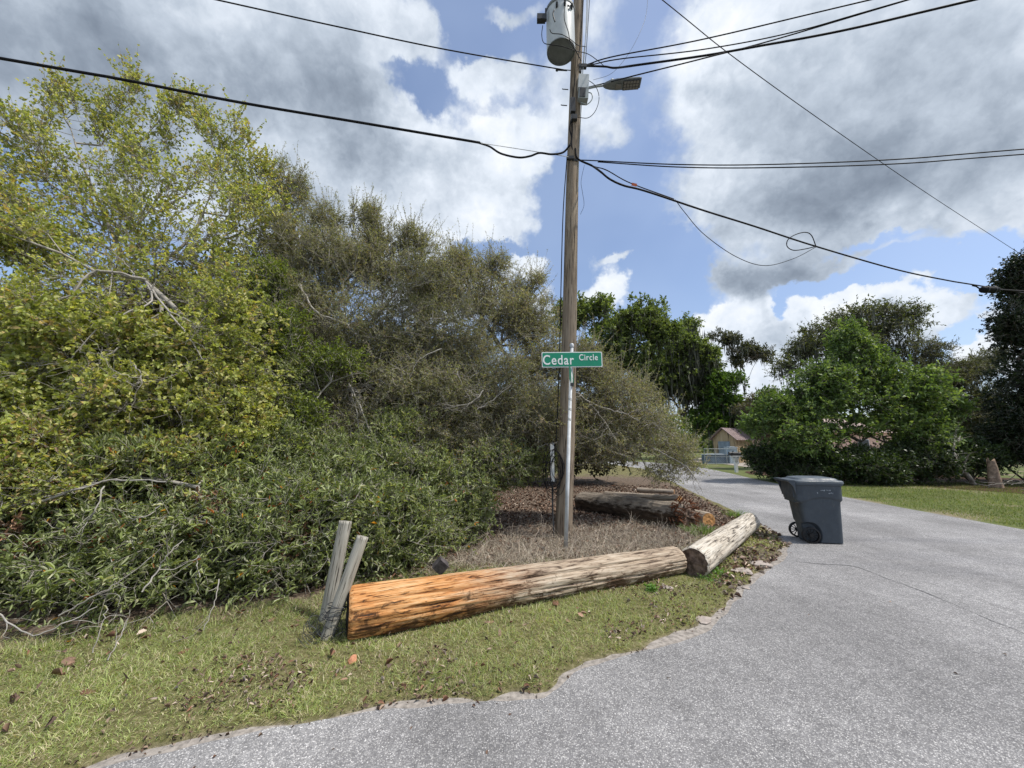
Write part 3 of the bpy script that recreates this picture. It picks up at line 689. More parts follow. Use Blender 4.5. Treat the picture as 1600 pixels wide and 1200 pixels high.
# overhead lines (each span a thing of its own)
def line(name, label, pts, r, mat=M_BLACK, group='overhead lines', cat='cable', n=14, ext=(0, 0)):
    p = np.array(pts, float)
    if ext[0]: p = np.vstack([p[0]+unit(p[0]-p[1])*ext[0], p])
    if ext[1]: p = np.vstack([p, p[-1]+unit(p[-1]-p[-2])*ext[1]])
    pp = smooth_path(p, n); o0 = pp[0]
    o = MB().tube(pp-o0, r, 6).obj(name, mat, None, True, label=label, category=cat); o.location = tuple(map(float, o0))
    if group: o['group'] = group
    return o
za = 6.75
line('overhead_cable', 'thick black overhead cable running left from the pole across the yellow-green tree', [Zp(0, 91, 6.8), Zp(190, 124, 6.78), Zp(375, 160, 6.74), Zp(560, 191, 6.7), Zp(750, 223, 6.68)], .020, ext=(9, 0))
line('overhead_cable', 'sagging end of the left overhead cable dipping below its support wire beside the pole', [Zp(748, 223, 6.68), P(765, 229, 6.1), P(783, 240, 6.1), P(810, 246, 6.1), P(828, 244, 6.1), P(843, 239, 6.1), P(862, 241, 6.1), P(880, 238, 6.15), P(891, 226, 6.12)], .017)
line('support_wire', 'thin steel wire carrying the left overhead cable up to the pole', [Zp(748, 223, 6.69), P(800, 231, 6.15), P(888, 245, 6.2)], .006, M_GALV, cat='wire')
line('overhead_wire', 'thin bare wire running from the pole up to the top left', [P(886, 110, PY-.05), Zp(700, 78, 8.45), Zp(520, 40, 8.45), Zp(340, 0, 8.5)], .011, ext=(0, 6), cat='wire')
ZR = 8.75
line('overhead_wire', 'uppermost of the black wires fanning up to the right from the pole', [P(917, 101, PY), Zp(960, 88, ZR-.03), Zp(1100, 61, ZR-.05), Zp(1350, 2, ZR)], .011, ext=(0, 6), cat='wire')
line('overhead_wire', 'second black wire from the top fanning right from the pole', [P(925, 101, PY), Zp(970, 92, ZR-.10), Zp(1100, 77, ZR-.12), Zp(1240, 50, ZR-.08), Zp(1420, -1, ZR)], .010, ext=(0, 6), cat='wire')
line('overhead_cable', 'thick twisted black power cable leading right from below the transformer', [P(914, 103, PY), P(945, 104, PY-.02), P(962, 106, PY-.05), Zp(1000, 101, ZR-.3), Zp(1100, 87, ZR-.3), Zp(1180, 73, ZR-.26), Zp(1320, 47, ZR-.15), Zp(1525, -1, ZR)], .019, ext=(0, 6))
line('overhead_cable', 'black cable rising right from just above the street light head', [P(912, 138, PY-.05), P(945, 130, PY-.1), Zp(1000, 116, ZR-.75), Zp(1100, 91, ZR-.42), Zp(1210, 62, ZR-.1), Zp(1415, 1, ZR+.3)], .011, ext=(0, 6))
line('overhead_wire', 'long thin black wire slanting down across the grey cloud to the vine covered tree', [Zp(1035, 0, 9), Zp(1150, 92, 8.9), Zp(1300, 200, 8.85), Zp(1450, 303, 8.9), Zp(1590, 394, 9)], .008, ext=(5, 8), cat='wire')
line('overhead_cable', 'upper of two slack cables running level to the right edge', [P(903, 250, PY-.1), P(930, 251, PY-.1), Zp(1060, 257, 6.5), Zp(1200, 257, 6.48), Zp(1400, 249, 6.55), Zp(1600, 233, 6.65)], .010, ext=(0, 8))
line('overhead_cable', 'lower of two slack cables running level to the right edge', [P(934, 253, PY-.1), Zp(1060, 261, 6.47), Zp(1200, 262, 6.43), Zp(1400, 256, 6.5), Zp(1600, 241, 6.6)], .010, ext=(0, 8))
line('overhead_wire', 'faint thin service wire curving up from the pole beside the street light', [P(927, 125, PY-.1), P(955, 115, PY-.1), P(978, 90, PY-.1), P(998, 55, PY-.1), P(1010, 20, PY), P(1013, -30, PY)], .0035, M_TANKD, cat='wire')
line('support_wire', 'straight steel strand above the bundled telephone cable near the pole', [P(903, 250, PY-.1), P(928, 260, PY), P(948, 266, 6.4), P(985, 286, 6.7), P(1053, 311, 7.1)], .010, cat='wire')
FC = [P(899, 232, PY-.12), P(903, 248, PY-.12), P(925, 259, PY), P(938, 268, 6.3), P(953, 280, 6.5), P(975, 290, 6.6), P(1010, 299, 6.8), P(1100, 329, 7.4), P(1180, 354, 8.0), P(1275, 385, 8.8), P(1400, 421, 9.9), P(1480, 438, 10.6), P(1540, 448, 11.3)]
line('overhead_cable', 'heavy black telephone cable descending right from the pole to a splice case', FC, .019, ext=(0, 10))
line('cable_loop', 'teardrop loop of slack cable hanging on the heavy telephone cable', [P(1275, 385, 8.75), P(1268, 368, 8.75), P(1258, 363, 8.75), P(1242, 367, 8.75), P(1231, 375, 8.75), P(1230, 385, 8.75), P(1240, 391, 8.75), P(1258, 389, 8.75), P(1275, 385, 8.75)], .011)
line('drop_wire', 'thin wire sagging below the heavy telephone cable up to the cable loop', [P(1055, 312, 7.1), P(1070, 332, 7.3), P(1100, 366, 7.5), P(1150, 401, 7.9), P(1195, 415, 8.2), P(1240, 404, 8.5), P(1275, 386, 8.8)], .0075, cat='wire')
line('drop_wire', 'loose thin wire dangling beside the pole below the cable clamps', [P(913, 258, PY-.05), P(908, 283, PY-.05), P(910, 300, PY-.05), P(912.5, 320, PY-.05), P(907, 335, PY-.05)], .0035, cat='wire')
a = P(1546, 452.5, 11.2)
sp = empty('splice_case', a, 'fat black splice case at the end of the heavy telephone cable', 'splice case')
m = MB(); m.tube([(-.27, 0, 0), (-.24, 0, 0), (-.2, 0, 0), (.2, 0, -.01), (.24, 0, -.01), (.27, 0, -.01)], [.03, .08, .10, .10, .08, .03], 12).obj('case', M_BLACK, sp, True)
MB().tube([(-.13, 0, 0), (-.10, 0, 0)], .108, 12).obj('band', M_DARKM, sp); MB().tube([(.10, 0, -.01), (.13, 0, -.01)], .108, 12).obj('band', M_DARKM, sp)
MB().tube([(-.26, 0, 0), (-.38, 0, .1), (-.5, 0, .13)], .02, 6).tube([(.1, 0, .02), (.5, 0, -.02), (1.2, 0, -.06)], .025, 6).obj('tail', M_BLACK, sp)
tg_ = MB().box((0, 0, 0), (.10, .01, .055), Matrix.Rotation(math.radians(15), 3, 'Y')).obj('cable_tag', M_RUST, None, label='small rust red marker tag clipped on the telephone cable', category='tag'); tg_.location = tuple(P(991, 288.5, 6.62))

# ------------------------------------------------------------------ street name sign
M_PSTL = plain('dull_post_paint', (.50, .52, .53), .6, .16, 9, .3)
SG = G(883, 868, .03); SYy = SG[1]; ST = P(893.5, 543, SYy)
sg = empty('street_sign', SG, 'green Cedar Circle street name sign on a thin galvanised post', 'street sign')
sl_dir = unit(ST-SG); Ls = np.linalg.norm(ST-SG)
MB().tube([np.array([0, 0, -.1]), sl_dir*Ls*.5, sl_dir*Ls*.5+sl_dir*.001, sl_dir*Ls], [.030, .028, .026, .026], 14).obj('post', M_PSTL, sg, True)
MB().lathe([(.03, 0), (.034, .01), (.034, .05), (.02, .065), (.001, .07)], 14, tuple(sl_dir*Ls)).obj('post_cap', M_GALV, sg, True)
M_SIGN = plain('sign_green', (.0, .23, .125), .35, .05, 3, .5); M_SWHT = plain('sign_white', (.80, .82, .80), .4, .03, 4, .4)
M_SDK = plain('sign_green_dull', (.02, .14, .09), .5, .1, 4)
def round_plate(wd_, ht_, rad, th, z0=0):
    pts = []
    for cx, cy, a0 in ((wd_/2-rad, ht_/2-rad, 0), (-wd_/2+rad, ht_/2-rad, 90), (-wd_/2+rad, -ht_/2+rad, 180), (wd_/2-rad, -ht_/2+rad, 270)):
        for k_ in range(7): a_ = math.radians(a0+15*k_); pts.append((cx+rad*math.cos(a_), cy+rad*math.sin(a_)))
    n = len(pts); vs = [(x, -th/2+z0, y) for x, y in pts]+[(x, th/2+z0, y) for x, y in pts]
    return vs, [tuple(range(n))[::-1], tuple(range(n, 2*n))]+[(i, (i+1) % n, n+(i+1) % n, n+i) for i in range(n)]
pc = P(893.3, 562.6, SYy)-SG; pw_, ph_ = .945, .243
rotS = Matrix.Rotation(math.radians(-1.0), 3, 'Y') @ Matrix.Rotation(math.radians(2), 3, 'Z')
def splate(vs, off=(0, -.035, 0)): return [np.array(rotS @ Vector(v))+pc+np.array(off) for v in vs]
vs, fs = round_plate(pw_, ph_, .02, .004); m = MB().add(splate(vs), fs); blade = m.obj('name_plate', M_SWHT, sg)
vs, fs = round_plate(pw_-.026, ph_-.026, .014, .003, -.003); m = MB().add(splate(vs), fs); m.obj('plate_face', M_SIGN, blade)
def text(body, size, cx, cz, xs, parent, mat, off=-.0065):
    cu = bpy.data.curves.new('txt', 'FONT'); cu.body = body; cu.size = size; cu.align_x = 'CENTER'; cu.align_y = 'CENTER'; cu.extrude = .0008; cu.offset = size*.012; cu.space_character = 1.12
    ob = bpy.data.objects.new('txt', cu); C.objects.link(ob); dg = bpy.context.evaluated_depsgraph_get(); me = bpy.data.meshes.new_from_object(ob.evaluated_get(dg))
    vv = [(v.co.x*xs+cx, off-v.co.z, v.co.y+cz) for v in me.vertices]; ff = [tuple(p.vertices) for p in me.polygons]
    bpy.data.objects.remove(ob); bpy.data.curves.remove(cu)
    return MB().add(splate(vv), ff).obj('lettering', mat, parent)
text('Cedar', .215, -.218, -.012, .82, blade, M_SWHT); text('Circle', .135, .255, .028, .80, blade, M_SWHT)
# second blade, seen almost edge-on, under the first
p2 = P(893, 588, SYy)-SG; r2_ = Matrix.Rotation(math.radians(76.5), 3, 'Z')
vs, fs = round_plate(.80, .225, .02, .004); MB().add([np.array(r2_ @ Vector(v))+p2+np.array([.0, .0, 0]) for v in vs], fs).obj('cross_plate', M_SDK, sg)
MB().box(p2+np.array([0, 0, -.13]), (.05, .07, .05)).obj('bracket', M_DARKM, sg)
for k_ in range(3):
    q_ = sl_dir*Ls*(.63+.05*k_); MB().tube([q_, q_+sl_dir*.035], .0285, 12).obj('band', M_WHITE, sg)

# ------------------------------------------------------------------ logs
def log_obj(name, label, A, B, ra, rb, mat, endmat, seed=0, groove=.05, nx=220, ns=72, cat='log', lump=.04, sag=0, endA=True, endB=True, group=None, fibre=1.0):
    A = np.array(A, float); B = np.array(B, float); L = np.linalg.norm(B-A)
    root = empty(name, (A+B)/2, label, cat, group)
    x = np.linspace(-L/2, L/2, nx); a_ = np.arange(ns)*2*np.pi/ns
    Xg, Ag = np.meshgrid(x, a_, indexing='ij'); r = ra+(rb-ra)*(Xg/L+.5)
    big = fbm(np.stack([Xg*1.3, np.cos(Ag)*1.2, np.sin(Ag)*1.2], -1), 3, seed)-.5
    fib = fbm(np.stack([Xg*1.8*fibre, np.cos(Ag)*9, np.sin(Ag)*9], -1), 4, seed+3)
    crack = np.clip((.40-fbm(np.stack([Xg*.9*fibre, np.cos(Ag)*5, np.sin(Ag)*5], -1), 3, seed+7))*12, 0, 1)
    r = r*(1+big*2*lump+(fib-.5)*2*groove-crack*groove*1.3)
    edge = np.minimum(L/2-np.abs(Xg), .04)/.04; r = r*(1-.10*(1-edge)**2)
    V = np.stack([Xg, r*np.cos(Ag), r*np.sin(Ag)+sag*np.cos(Xg/L*np.pi)], -1)
    ii = np.arange(nx*ns).reshape(nx, ns); fq = np.stack([ii[:-1], ii[1:], np.roll(ii[1:], -1, 1), np.roll(ii[:-1], -1, 1)], -1).reshape(-1, 4)
    X = Vector(unit(B-A)); Zv = Vector((0, 0, 1)); Yv = Zv.cross(X).normalized(); Zv = X.cross(Yv); Mx = Matrix((X, Yv, Zv)).transposed().to_4x4(); root.matrix_world = Matrix.Translation(Vector((A+B)/2)) @ Mx
    body = make_obj('trunk_surface', V.reshape(-1, 3), fq[:, ::-1].copy(), mat, root, smooth=True)
    for flag, i, sg_ in ((endA, 0, -1), (endB, nx-1, 1)):
        if not flag: continue
        rg = V[i]; cen = rg.mean(0); vs = []; rings = 14
        for k_ in range(rings+1):
            f_ = 1-k_/rings; q_ = cen+(rg-cen)*f_*.995; q_ = q_+np.array([sg_, 0, 0])*(.004+(fbm(q_*26, 3, seed)-.5)[:, None]*.03*(1 if 0 < k_ else 0)); vs.append(q_)
        vv = np.vstack(vs); jj = np.arange((rings+1)*ns).reshape(rings+1, ns); ff = np.stack([jj[:-1], jj[1:], np.roll(jj[1:], -1, 1), np.roll(jj[:-1], -1, 1)], -1).reshape(-1, 4)
        make_obj('cut_end', vv, ff, endmat[0 if sg_ < 0 else 1] if isinstance(endmat, tuple) else endmat, root, smooth=True)
    return root
def log_mat(name, stops, grad=None, fine=60, dark=(.05, .03, .02), crk=(.36, .44), darkamt=1.0, stain=None):
    t = base_mat(name, .8, .2)
    a = t.noise(t.mapping(t.obj, (.03, 1, 1)), fine*1.5, 5, .65, .2); b = t.noise(t.mapping(t.obj, (.17, 1, 1)), 19, 7, .7, .35); c = t.noise(t.obj, 1.8, 4, .6)
    k = t.m('ADD', t.m('ADD', t.m('MULTIPLY', a, .45), t.m('MULTIPLY', b, .45)), t.m('MULTIPLY', c, .2)); col = t.ramp(k, stops)
    if grad:
        sx = t.node('ShaderNodeSeparateXYZ'); t.put(sx.inputs[0], t.obj); col2 = t.ramp(k, grad[2])
        f = t.rng(t.m('ADD', sx.outputs[0], t.m('MULTIPLY', t.m('SUBTRACT', b, .5), 1.5)), grad[0], grad[1]); col = t.mix(f, col, col2)
    if stain:   # dark dirt with a ragged shape low on one flank
        sx = t.node('ShaderNodeSeparateXYZ'); t.put(sx.inputs[0], t.obj)
        st = t.rng(t.m('ADD', t.noise(t.mapping(t.obj, (.6, 1, 1)), 9, 6, .75, .5), t.m('MULTIPLY', sx.outputs[2], -.75)), .50, .62, 0, .9); col = t.mix(st, col, stain)
    cr_ = t.rng(b, crk[0]-.02, crk[1], 0, 1); cr2 = t.rng(a, crk[0]-.02, crk[1]-.01, 0, 1); cm = t.m('MULTIPLY', cr_, cr2)
    col = t.mix(t.m('SUBTRACT', 1.0, t.m('MULTIPLY', t.m('SUBTRACT', 1.0, cm), darkamt)), dark, col)
    t.put(t.b.inputs['Base Color'], col); bump(t, t.m('ADD', t.m('MULTIPLY', cm, .8), a), .7, .01); return t.mat
OR = [(.38, (.17, .06, .025)), (.47, (.40, .15, .045)), (.54, (.56, .26, .09)), (.62, (.64, .37, .17)), (.72, (.72, .52, .32))]
GT = [(.40, (.10, .075, .055)), (.49, (.27, .20, .145)), (.57, (.42, .33, .24)), (.70, (.62, .54, .43))]
M_LOG1 = log_mat('fresh_orange_wood', OR, (-1.25, -.05, GT), 60, stain=(.085, .045, .022))
M_LOG2 = log_mat('bleached_log_wood', [(.36, (.24, .20, .16)), (.5, (.46, .40, .32)), (.62, (.60, .55, .47)), (.75, (.74, .70, .63))], None, 50, dark=(.06, .05, .045))
M_SHADEND = plain('shaded_end', (.030, .024, .020), .9, .5, 25, .15, 0, .8); M_ROT = plain('rotten_end', (.15, .105, .08), .95, .6, 18, .1, 0, 1.0)  # the long log's left end has its shade put into a near-black colour
M_TANEND = plain('sawn_tan', (.36, .24, .13), .85, .35, 20, .1, 0, .5)
A = P(551, 964, 0); 
A0 = G(548, 1007); B0 = G(1066, 904)
ra, rb = .210, .155
A1 = np.array([A0[0]-.06, A0[1]+.055, ra+.0]); B1 = np.array([B0[0]-.03, B0[1]+.02, rb+.055])
log1 = log_obj('log', 'long orange stripped log with its left end coloured dark as shade, beside the two leaning posts', A1, B1, ra, rb, M_LOG1, (M_SHADEND, M_TANEND), 3, .085, 420, 144, group='old pole logs edging the verge')
A0 = G(1094, 905); B0 = G(1170, 832)
log2 = log_obj('log', 'shorter bleached grey log angled toward the road, near the trash cart', (A0[0]-.10, A0[1]-.08, .215), (B0[0]-.02, B0[1]-.12, .22), .178, .155, M_LOG2, (M_ROT, M_TANEND), 12, .06, 200, 72, group='old pole logs edging the verge')
# decaying trunk further back: dark bark below, grey strip on top, red-brown splintered end
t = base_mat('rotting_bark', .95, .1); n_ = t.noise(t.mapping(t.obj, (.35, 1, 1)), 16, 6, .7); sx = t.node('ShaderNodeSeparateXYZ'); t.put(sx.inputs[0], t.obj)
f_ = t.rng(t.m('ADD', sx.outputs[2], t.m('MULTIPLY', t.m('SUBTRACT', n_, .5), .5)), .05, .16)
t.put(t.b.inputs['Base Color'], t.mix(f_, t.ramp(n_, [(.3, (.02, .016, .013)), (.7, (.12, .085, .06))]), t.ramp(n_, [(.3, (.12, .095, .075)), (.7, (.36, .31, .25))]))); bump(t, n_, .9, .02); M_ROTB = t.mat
A0 = P(908, 768, 9.6); B0 = P(1075, 800, 7.35)
lg3 = log_obj('log', 'thick decaying trunk with splintered red brown end, lying behind the bleached log', (A0[0], A0[1], .24), (B0[0], B0[1], .29), .25, .27, M_ROTB, M_ROT, 21, .10, 160, 60, group='felled wood behind the pole', lump=.12)
# splintered root end: a ragged bundle of fibres
m = MB(); L3 = np.linalg.norm(np.array([B0[0]-A0[0], B0[1]-A0[1], .05]))/2
for k_ in range(330):
    a_ = rnd(0, 2*np.pi); r_ = .30*math.sqrt(rnd(0, 1)); y_, z_ = r_*math.cos(a_), r_*math.sin(a_); l_ = rnd(.03, .20); x_ = L3-rnd(0, .25)
    d_ = unit(np.array([1, rnd(-.9, .9)+y_*2, rnd(-.9, .9)+z_*2])); m.tube([(x_, y_, z_), np.array([x_, y_, z_])+d_*l_*.6, np.array([x_, y_, z_])+d_*l_+rs.normal(size=3)*.02], [.013, .009, .003], 4)
m.obj('splinters', plain('red_heartwood', (.15, .065, .035), .95, .5, 14, .1, 0, .6), lg3)
vb = MB().sphere((L3-.12, 0, .02), .24, 40, (.7, 1, 1)); vv = np.array(vb.v); vv = vv+unit(vv-np.array([L3-.05, 0, .02]))*(fbm(vv*14, 4, 5)-.5)[:, None]*.34; make_obj('burl', vv, vb.f, M_ROT, lg3, smooth=True)
A0 = P(945, 764, 10.2); B0 = P(1062, 779, 8.2)
M_PALEL = log_mat('old_pale_wood', [(.36, (.16, .12, .09)), (.5, (.32, .26, .20)), (.7, (.46, .40, .33))], None, 40)
t = base_mat('fresh_saw_cut', .8, .15); rg_ = t.node('ShaderNodeTexWave', wave_type='RINGS', rings_direction='X'); t.put(rg_.inputs[0], t.obj); rg_.inputs['Scale'].default_value = 22; rg_.inputs['Distortion'].default_value = 3; rg_.inputs['Detail'].default_value = 3
t.put(t.b.inputs['Base Color'], t.mix(rg_.outputs[1], (.40, .19, .07), (.62, .36, .15))); M_CUT = t.mat
log_obj('log', 'slender pale log lying along the top of the decaying trunk', (A0[0], A0[1], .34), (B0[0], B0[1], .50), .085, .08, M_PALEL, M_CUT, 31, .06, 80, 32, group='felled wood behind the pole')
A0 = P(1068, 794, 8.6); B0 = P(1107, 809, 7.75)
log_obj('log', 'short log with a round fresh orange cut end facing the camera', (A0[0]-.1, A0[1]+.25, .15), (B0[0], B0[1], .17), .15, .15, M_PALEL, M_CUT, 41, .05, 60, 40, group='felled wood behind the pole')
A0 = P(995, 751, 12.5); B0 = P(1052, 752, 12.0)
log_obj('log', 'thin pale log at the back of the clearing near the road', (A0[0], A0[1], .2), (B0[0], B0[1], .2), .08, .07, M_PALEL, M_CUT, 51, .05, 50, 20, group='felled wood behind the pole')

# ------------------------------------------------------------------ two leaning posts
def post(label, bx, by, tx, ty, r, dy, flat=1.0):
    b0 = G(bx, by, .03); tp = P(tx, ty, b0[1]+dy); d_ = tp-b0; L = np.linalg.norm(d_)
    m = MB(); n = 26; zs = np.linspace(-.12, L, 40); vs = []
    for z_ in zs:
        a_ = np.arange(n)*2*np.pi/n; rr_ = r*(1+.06*(fbm(np.column_stack([np.cos(a_)*2, np.sin(a_)*2, np.full(n, z_*2)]), 3, int(bx))-.5)*2)*(1-.04*z_)
        vs.append(np.column_stack([rr_*np.cos(a_), rr_*np.sin(a_)*flat, np.full(n, z_)]))
    v_ = np.vstack(vs); fs_2 = [(i*n+j, i*n+(j+1) % n, (i+1)*n+(j+1) % n, (i+1)*n+j) for i in range(39) for j in range(n)]+[tuple(range(39*n, 40*n))]
    o = make_obj('leaning_post', v_, fs_2, M_POSTW, None, smooth=True, label=label, category='post'); o.location = tuple(map(float, b0)); o.rotation_mode = 'QUATERNION'; o.rotation_quaternion = Vector((0, 0, 1)).rotation_difference(Vector(d_)); o['group'] = 'grey posts at the log end'
    return b0, tp
post('taller weathered grey post behind, leaning right near the orange log end', 507, 978, 540, 814, .062, .10, .55)
b0, tp = post('shorter round grey post leaning across the other one at the log end', 508, 1003, 567, 838, .052, .14)
m = MB()
for k_ in range(5):
    c_ = b0+(tp-b0)*(.25+.02*k_); th = np.linspace(0, 2*np.pi, 18); m.tube(np.column_stack([c_[0]+.075*np.cos(th)+rnd(-.01, .01, 18), c_[1]+.075*np.sin(th), c_[2]+.02*np.sin(th+k_)]), .0035, 4, False)
for k_ in range(26):
    c_ = b0+np.array([rnd(-.10, .12), rnd(-.12, .05), rnd(.0, .22)]); th = np.linspace(0, rnd(3, 6), 10); q_ = rnd(.03, .11); m.tube(np.column_stack([c_[0]+q_*np.cos(th), c_[1]+q_*np.sin(th)*.6, np.maximum(c_[2]+q_*.7*np.sin(th*1.3+k_), .03)]), .0022, 4, False)
m.obj('wire_tangle', M_DARKM, None, label='dark rusty wire and roots tangled round the foot of the leaning posts', category='wire')

# ------------------------------------------------------------------ trash cart
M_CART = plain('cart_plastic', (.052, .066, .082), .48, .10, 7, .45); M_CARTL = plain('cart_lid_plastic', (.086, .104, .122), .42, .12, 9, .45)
for M_ in (M_CART, M_CARTL):
    t = NT(M_.node_tree); b_ = [n_ for n_ in t.n if n_.type == 'BSDF_PRINCIPLED'][0]; lk = b_.inputs['Base Color'].links[0].from_socket; oc = [n_ for n_ in t.n if n_.type == 'TEX_COORD'][0].outputs['Object']
    sc_ = t.rng(t.noise(t.mapping(oc, (1, 1, .25)), 26, 6, .75, 1.0), .56, .72, 0, .35); t.put(b_.inputs['Base Color'], t.mix(sc_, lk, (.17, .17, .165))); t.put(b_.inputs['Roughness'], t.rng(t.noise(oc, 9, 5, .7), .3, .7, .38, .68))
M_TYRE = plain('tyre_plastic', (.012, .012, .013), .6, .2, 12, .35)
CX, CY = 5.14, 6.83
cart = empty('trash_cart', (CX, CY, .008), 'dark blue grey wheeled trash cart standing on the road edge', 'trash cart', rot=(0, 0, math.radians(-13)))
cart.scale = (.80, .86, .965)
npm, nz = 220, 110
_t = (np.arange(6000)+.5)*2*np.pi/6000; _c = np.sign(np.cos(_t))*np.abs(np.cos(_t))**.28; _s = np.sign(np.sin(_t))*np.abs(np.sin(_t))**.28
_l = np.concatenate([[0], np.cumsum(np.hypot(np.diff(_c), np.diff(_s)))]); PC = np.interp(np.linspace(0, _l[-1], npm, endpoint=False), _l, _c); PS = np.interp(np.linspace(0, _l[-1], npm, endpoint=False), _l, _s)
def sec(z):
    """half extents: back x, front x, half width"""
    xb = np.interp(z, [0, .10, .66, .70, .72, 1.0], [-.26, -.275, -.345, -.355, -.36, -.375]); xf = np.interp(z, [0, .66, .72, 1.0], [.40, .415, .425, .43]); hw = np.interp(z, [0, .66, 1.0], [.235, .285, .30])
    return xb, xf, hw
wx, wz, wr = -.205, .135, .135
vs = []
for z_ in np.linspace(.015, 1.0, nz):
    xb, xf, hw = sec(z_); 
    for k_ in range(npm):
        x = (xb+xf)/2+(xf-xb)/2*PC[k_]; y = hw*PS[k_]
        # wide collar with a wavy lower edge
        u_ = (x-xb)/(xf-xb); zc = .715-.06*math.exp(-((u_-.02)/.25)**2)+.0*u_-.045*max(0, (u_-.72))*2+.03*math.sin(u_*math.pi)
        o_ = .026*min(1, max(0, (z_-zc)/.03)); f_ = 1+o_/.33
        x = (xb+xf)/2+(x-(xb+xf)/2)*(1+o_/.40); y *= f_
        if x < xb+.04 and z_ > .66: x -= .05*min(1, (z_-.66)/.05)*(1 if z_ < .93 else 1)
        dd = math.hypot(x-wx, z_-wz)
        if dd < .215 and abs(y) > .12: y *= 1-.34*min(1, (.215-dd)/.03)
        vs.append((x, y, z_))
V = np.array(vs); ii = np.arange(nz*npm).reshape(nz, npm); fq = np.stack([ii[:-1], np.roll(ii[:-1], -1, 1), np.roll(ii[1:], -1, 1), ii[1:]], -1).reshape(-1, 4)
fl = [tuple(q_) for q_ in fq]+[tuple(range(npm))[::-1]]
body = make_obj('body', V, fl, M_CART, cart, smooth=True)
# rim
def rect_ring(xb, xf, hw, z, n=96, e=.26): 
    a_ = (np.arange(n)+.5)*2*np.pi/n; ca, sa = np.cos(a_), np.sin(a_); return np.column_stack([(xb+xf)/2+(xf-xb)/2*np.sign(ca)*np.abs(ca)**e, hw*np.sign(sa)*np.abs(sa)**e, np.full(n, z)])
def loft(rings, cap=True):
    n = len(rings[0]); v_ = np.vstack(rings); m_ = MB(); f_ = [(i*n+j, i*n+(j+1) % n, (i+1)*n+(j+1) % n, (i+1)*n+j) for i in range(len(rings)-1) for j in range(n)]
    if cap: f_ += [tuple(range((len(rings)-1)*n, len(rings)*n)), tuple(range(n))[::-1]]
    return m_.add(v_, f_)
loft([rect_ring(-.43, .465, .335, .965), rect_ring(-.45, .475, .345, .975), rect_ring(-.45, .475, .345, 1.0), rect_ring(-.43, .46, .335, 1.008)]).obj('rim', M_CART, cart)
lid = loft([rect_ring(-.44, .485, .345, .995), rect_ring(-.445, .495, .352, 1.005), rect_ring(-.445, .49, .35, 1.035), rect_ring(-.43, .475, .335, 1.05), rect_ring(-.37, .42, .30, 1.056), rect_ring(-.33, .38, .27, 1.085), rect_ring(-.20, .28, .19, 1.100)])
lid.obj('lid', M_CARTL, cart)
# back handle ledge with cut-away underside
h = MB(); prof = [(-.42, 1.045), (-.53, 1.05), (-.55, 1.035), (-.52, 1.0), (-.47, .955), (-.42, .80)]
for sy in (-1, 1):
    y0, y1 = sy*.335, sy*.30
    n = len(prof); v_ = [(x, y0, z) for x, z in prof]+[(x, y1, z) for x, z in prof]; h.add(v_, [tuple(range(n)), tuple(range(n, 2*n))[::-1]]+[(i, (i+1) % n, n+(i+1) % n, n+i) for i in range(n)])
h.tube([(-.52, -.33, 1.03), (-.52, .33, 1.03)], .018, 10).box((-.48, 0, 1.045), (.10, .66, .012)).obj('handle', M_CART, cart)
h = MB().box((-.40, 0, .86), (.10, .50, .20)).box((-.39, 0, .72), (.07, .42, .10)).obj('hinge_block', M_CART, cart)
def wheel(y0):
    wroot = MB(); wroot.lathe([(wr*.80, -.028), (wr*.97, -.028), (wr, -.018), (wr, .018), (wr*.97, .028), (wr*.80, .028), (wr*.80, -.028)], 44, (wx, y0, wz), 'y'); wroot.v = [(wx+(q_[0]-wx)/.80, q_[1], q_[2]) for q_ in wroot.v]; tw_ = wroot.obj('wheel', M_TYRE, cart, True)
    s_ = MB().lathe([(.001, -.034), (.030, -.034), (.034, -.02), (.034, .03), (.001, .03)], 20, (wx, y0, wz), 'y')
    for k_ in range(12):
        a_ = 2*math.pi*k_/12; d_ = np.array([math.cos(a_), 0, math.sin(a_)]); c_ = np.array([wx, y0, wz]); s_.tube([c_+d_*.028, c_+d_*wr*.83], .008, 5)
    s_.v = [(wx+(q_[0]-wx)/.80, q_[1], q_[2]) for q_ in s_.v]; s_.obj('spokes', M_TYRE, tw_)
wheel(-.262); wheel(.275)
MB().tube([(wx, -.27, wz), (wx, .29, wz)], .012, 8).obj('axle', M_DARKM, cart)
M_MARK = plain('faded_white_print', (.42, .46, .50), .6, .3, 60)
m = MB()
def glyphs(x0, z0, n, h_, step):
    for k_ in range(n):
        x = x0+k_*step; 
        for q_ in range(2): m.box((x+rnd(0, step*.6), -.3265, z0+rnd(-h_*.3, h_*.3)), (rnd(.003, .012), .003, rnd(h_*.3, h_)))
        m.box((x+step*.3, -.3265, z0+rnd(-h_*.3, h_*.3)), (step*.5, .003, .004))
glyphs(.03, .892, 4, .018, .021); glyphs(.13, .892, 4, .020, .022); glyphs(-.04, .845, 1, .03, .02); glyphs(.16, .845, 4, .022, .024)
m.obj('faded_lettering', M_MARK, cart)

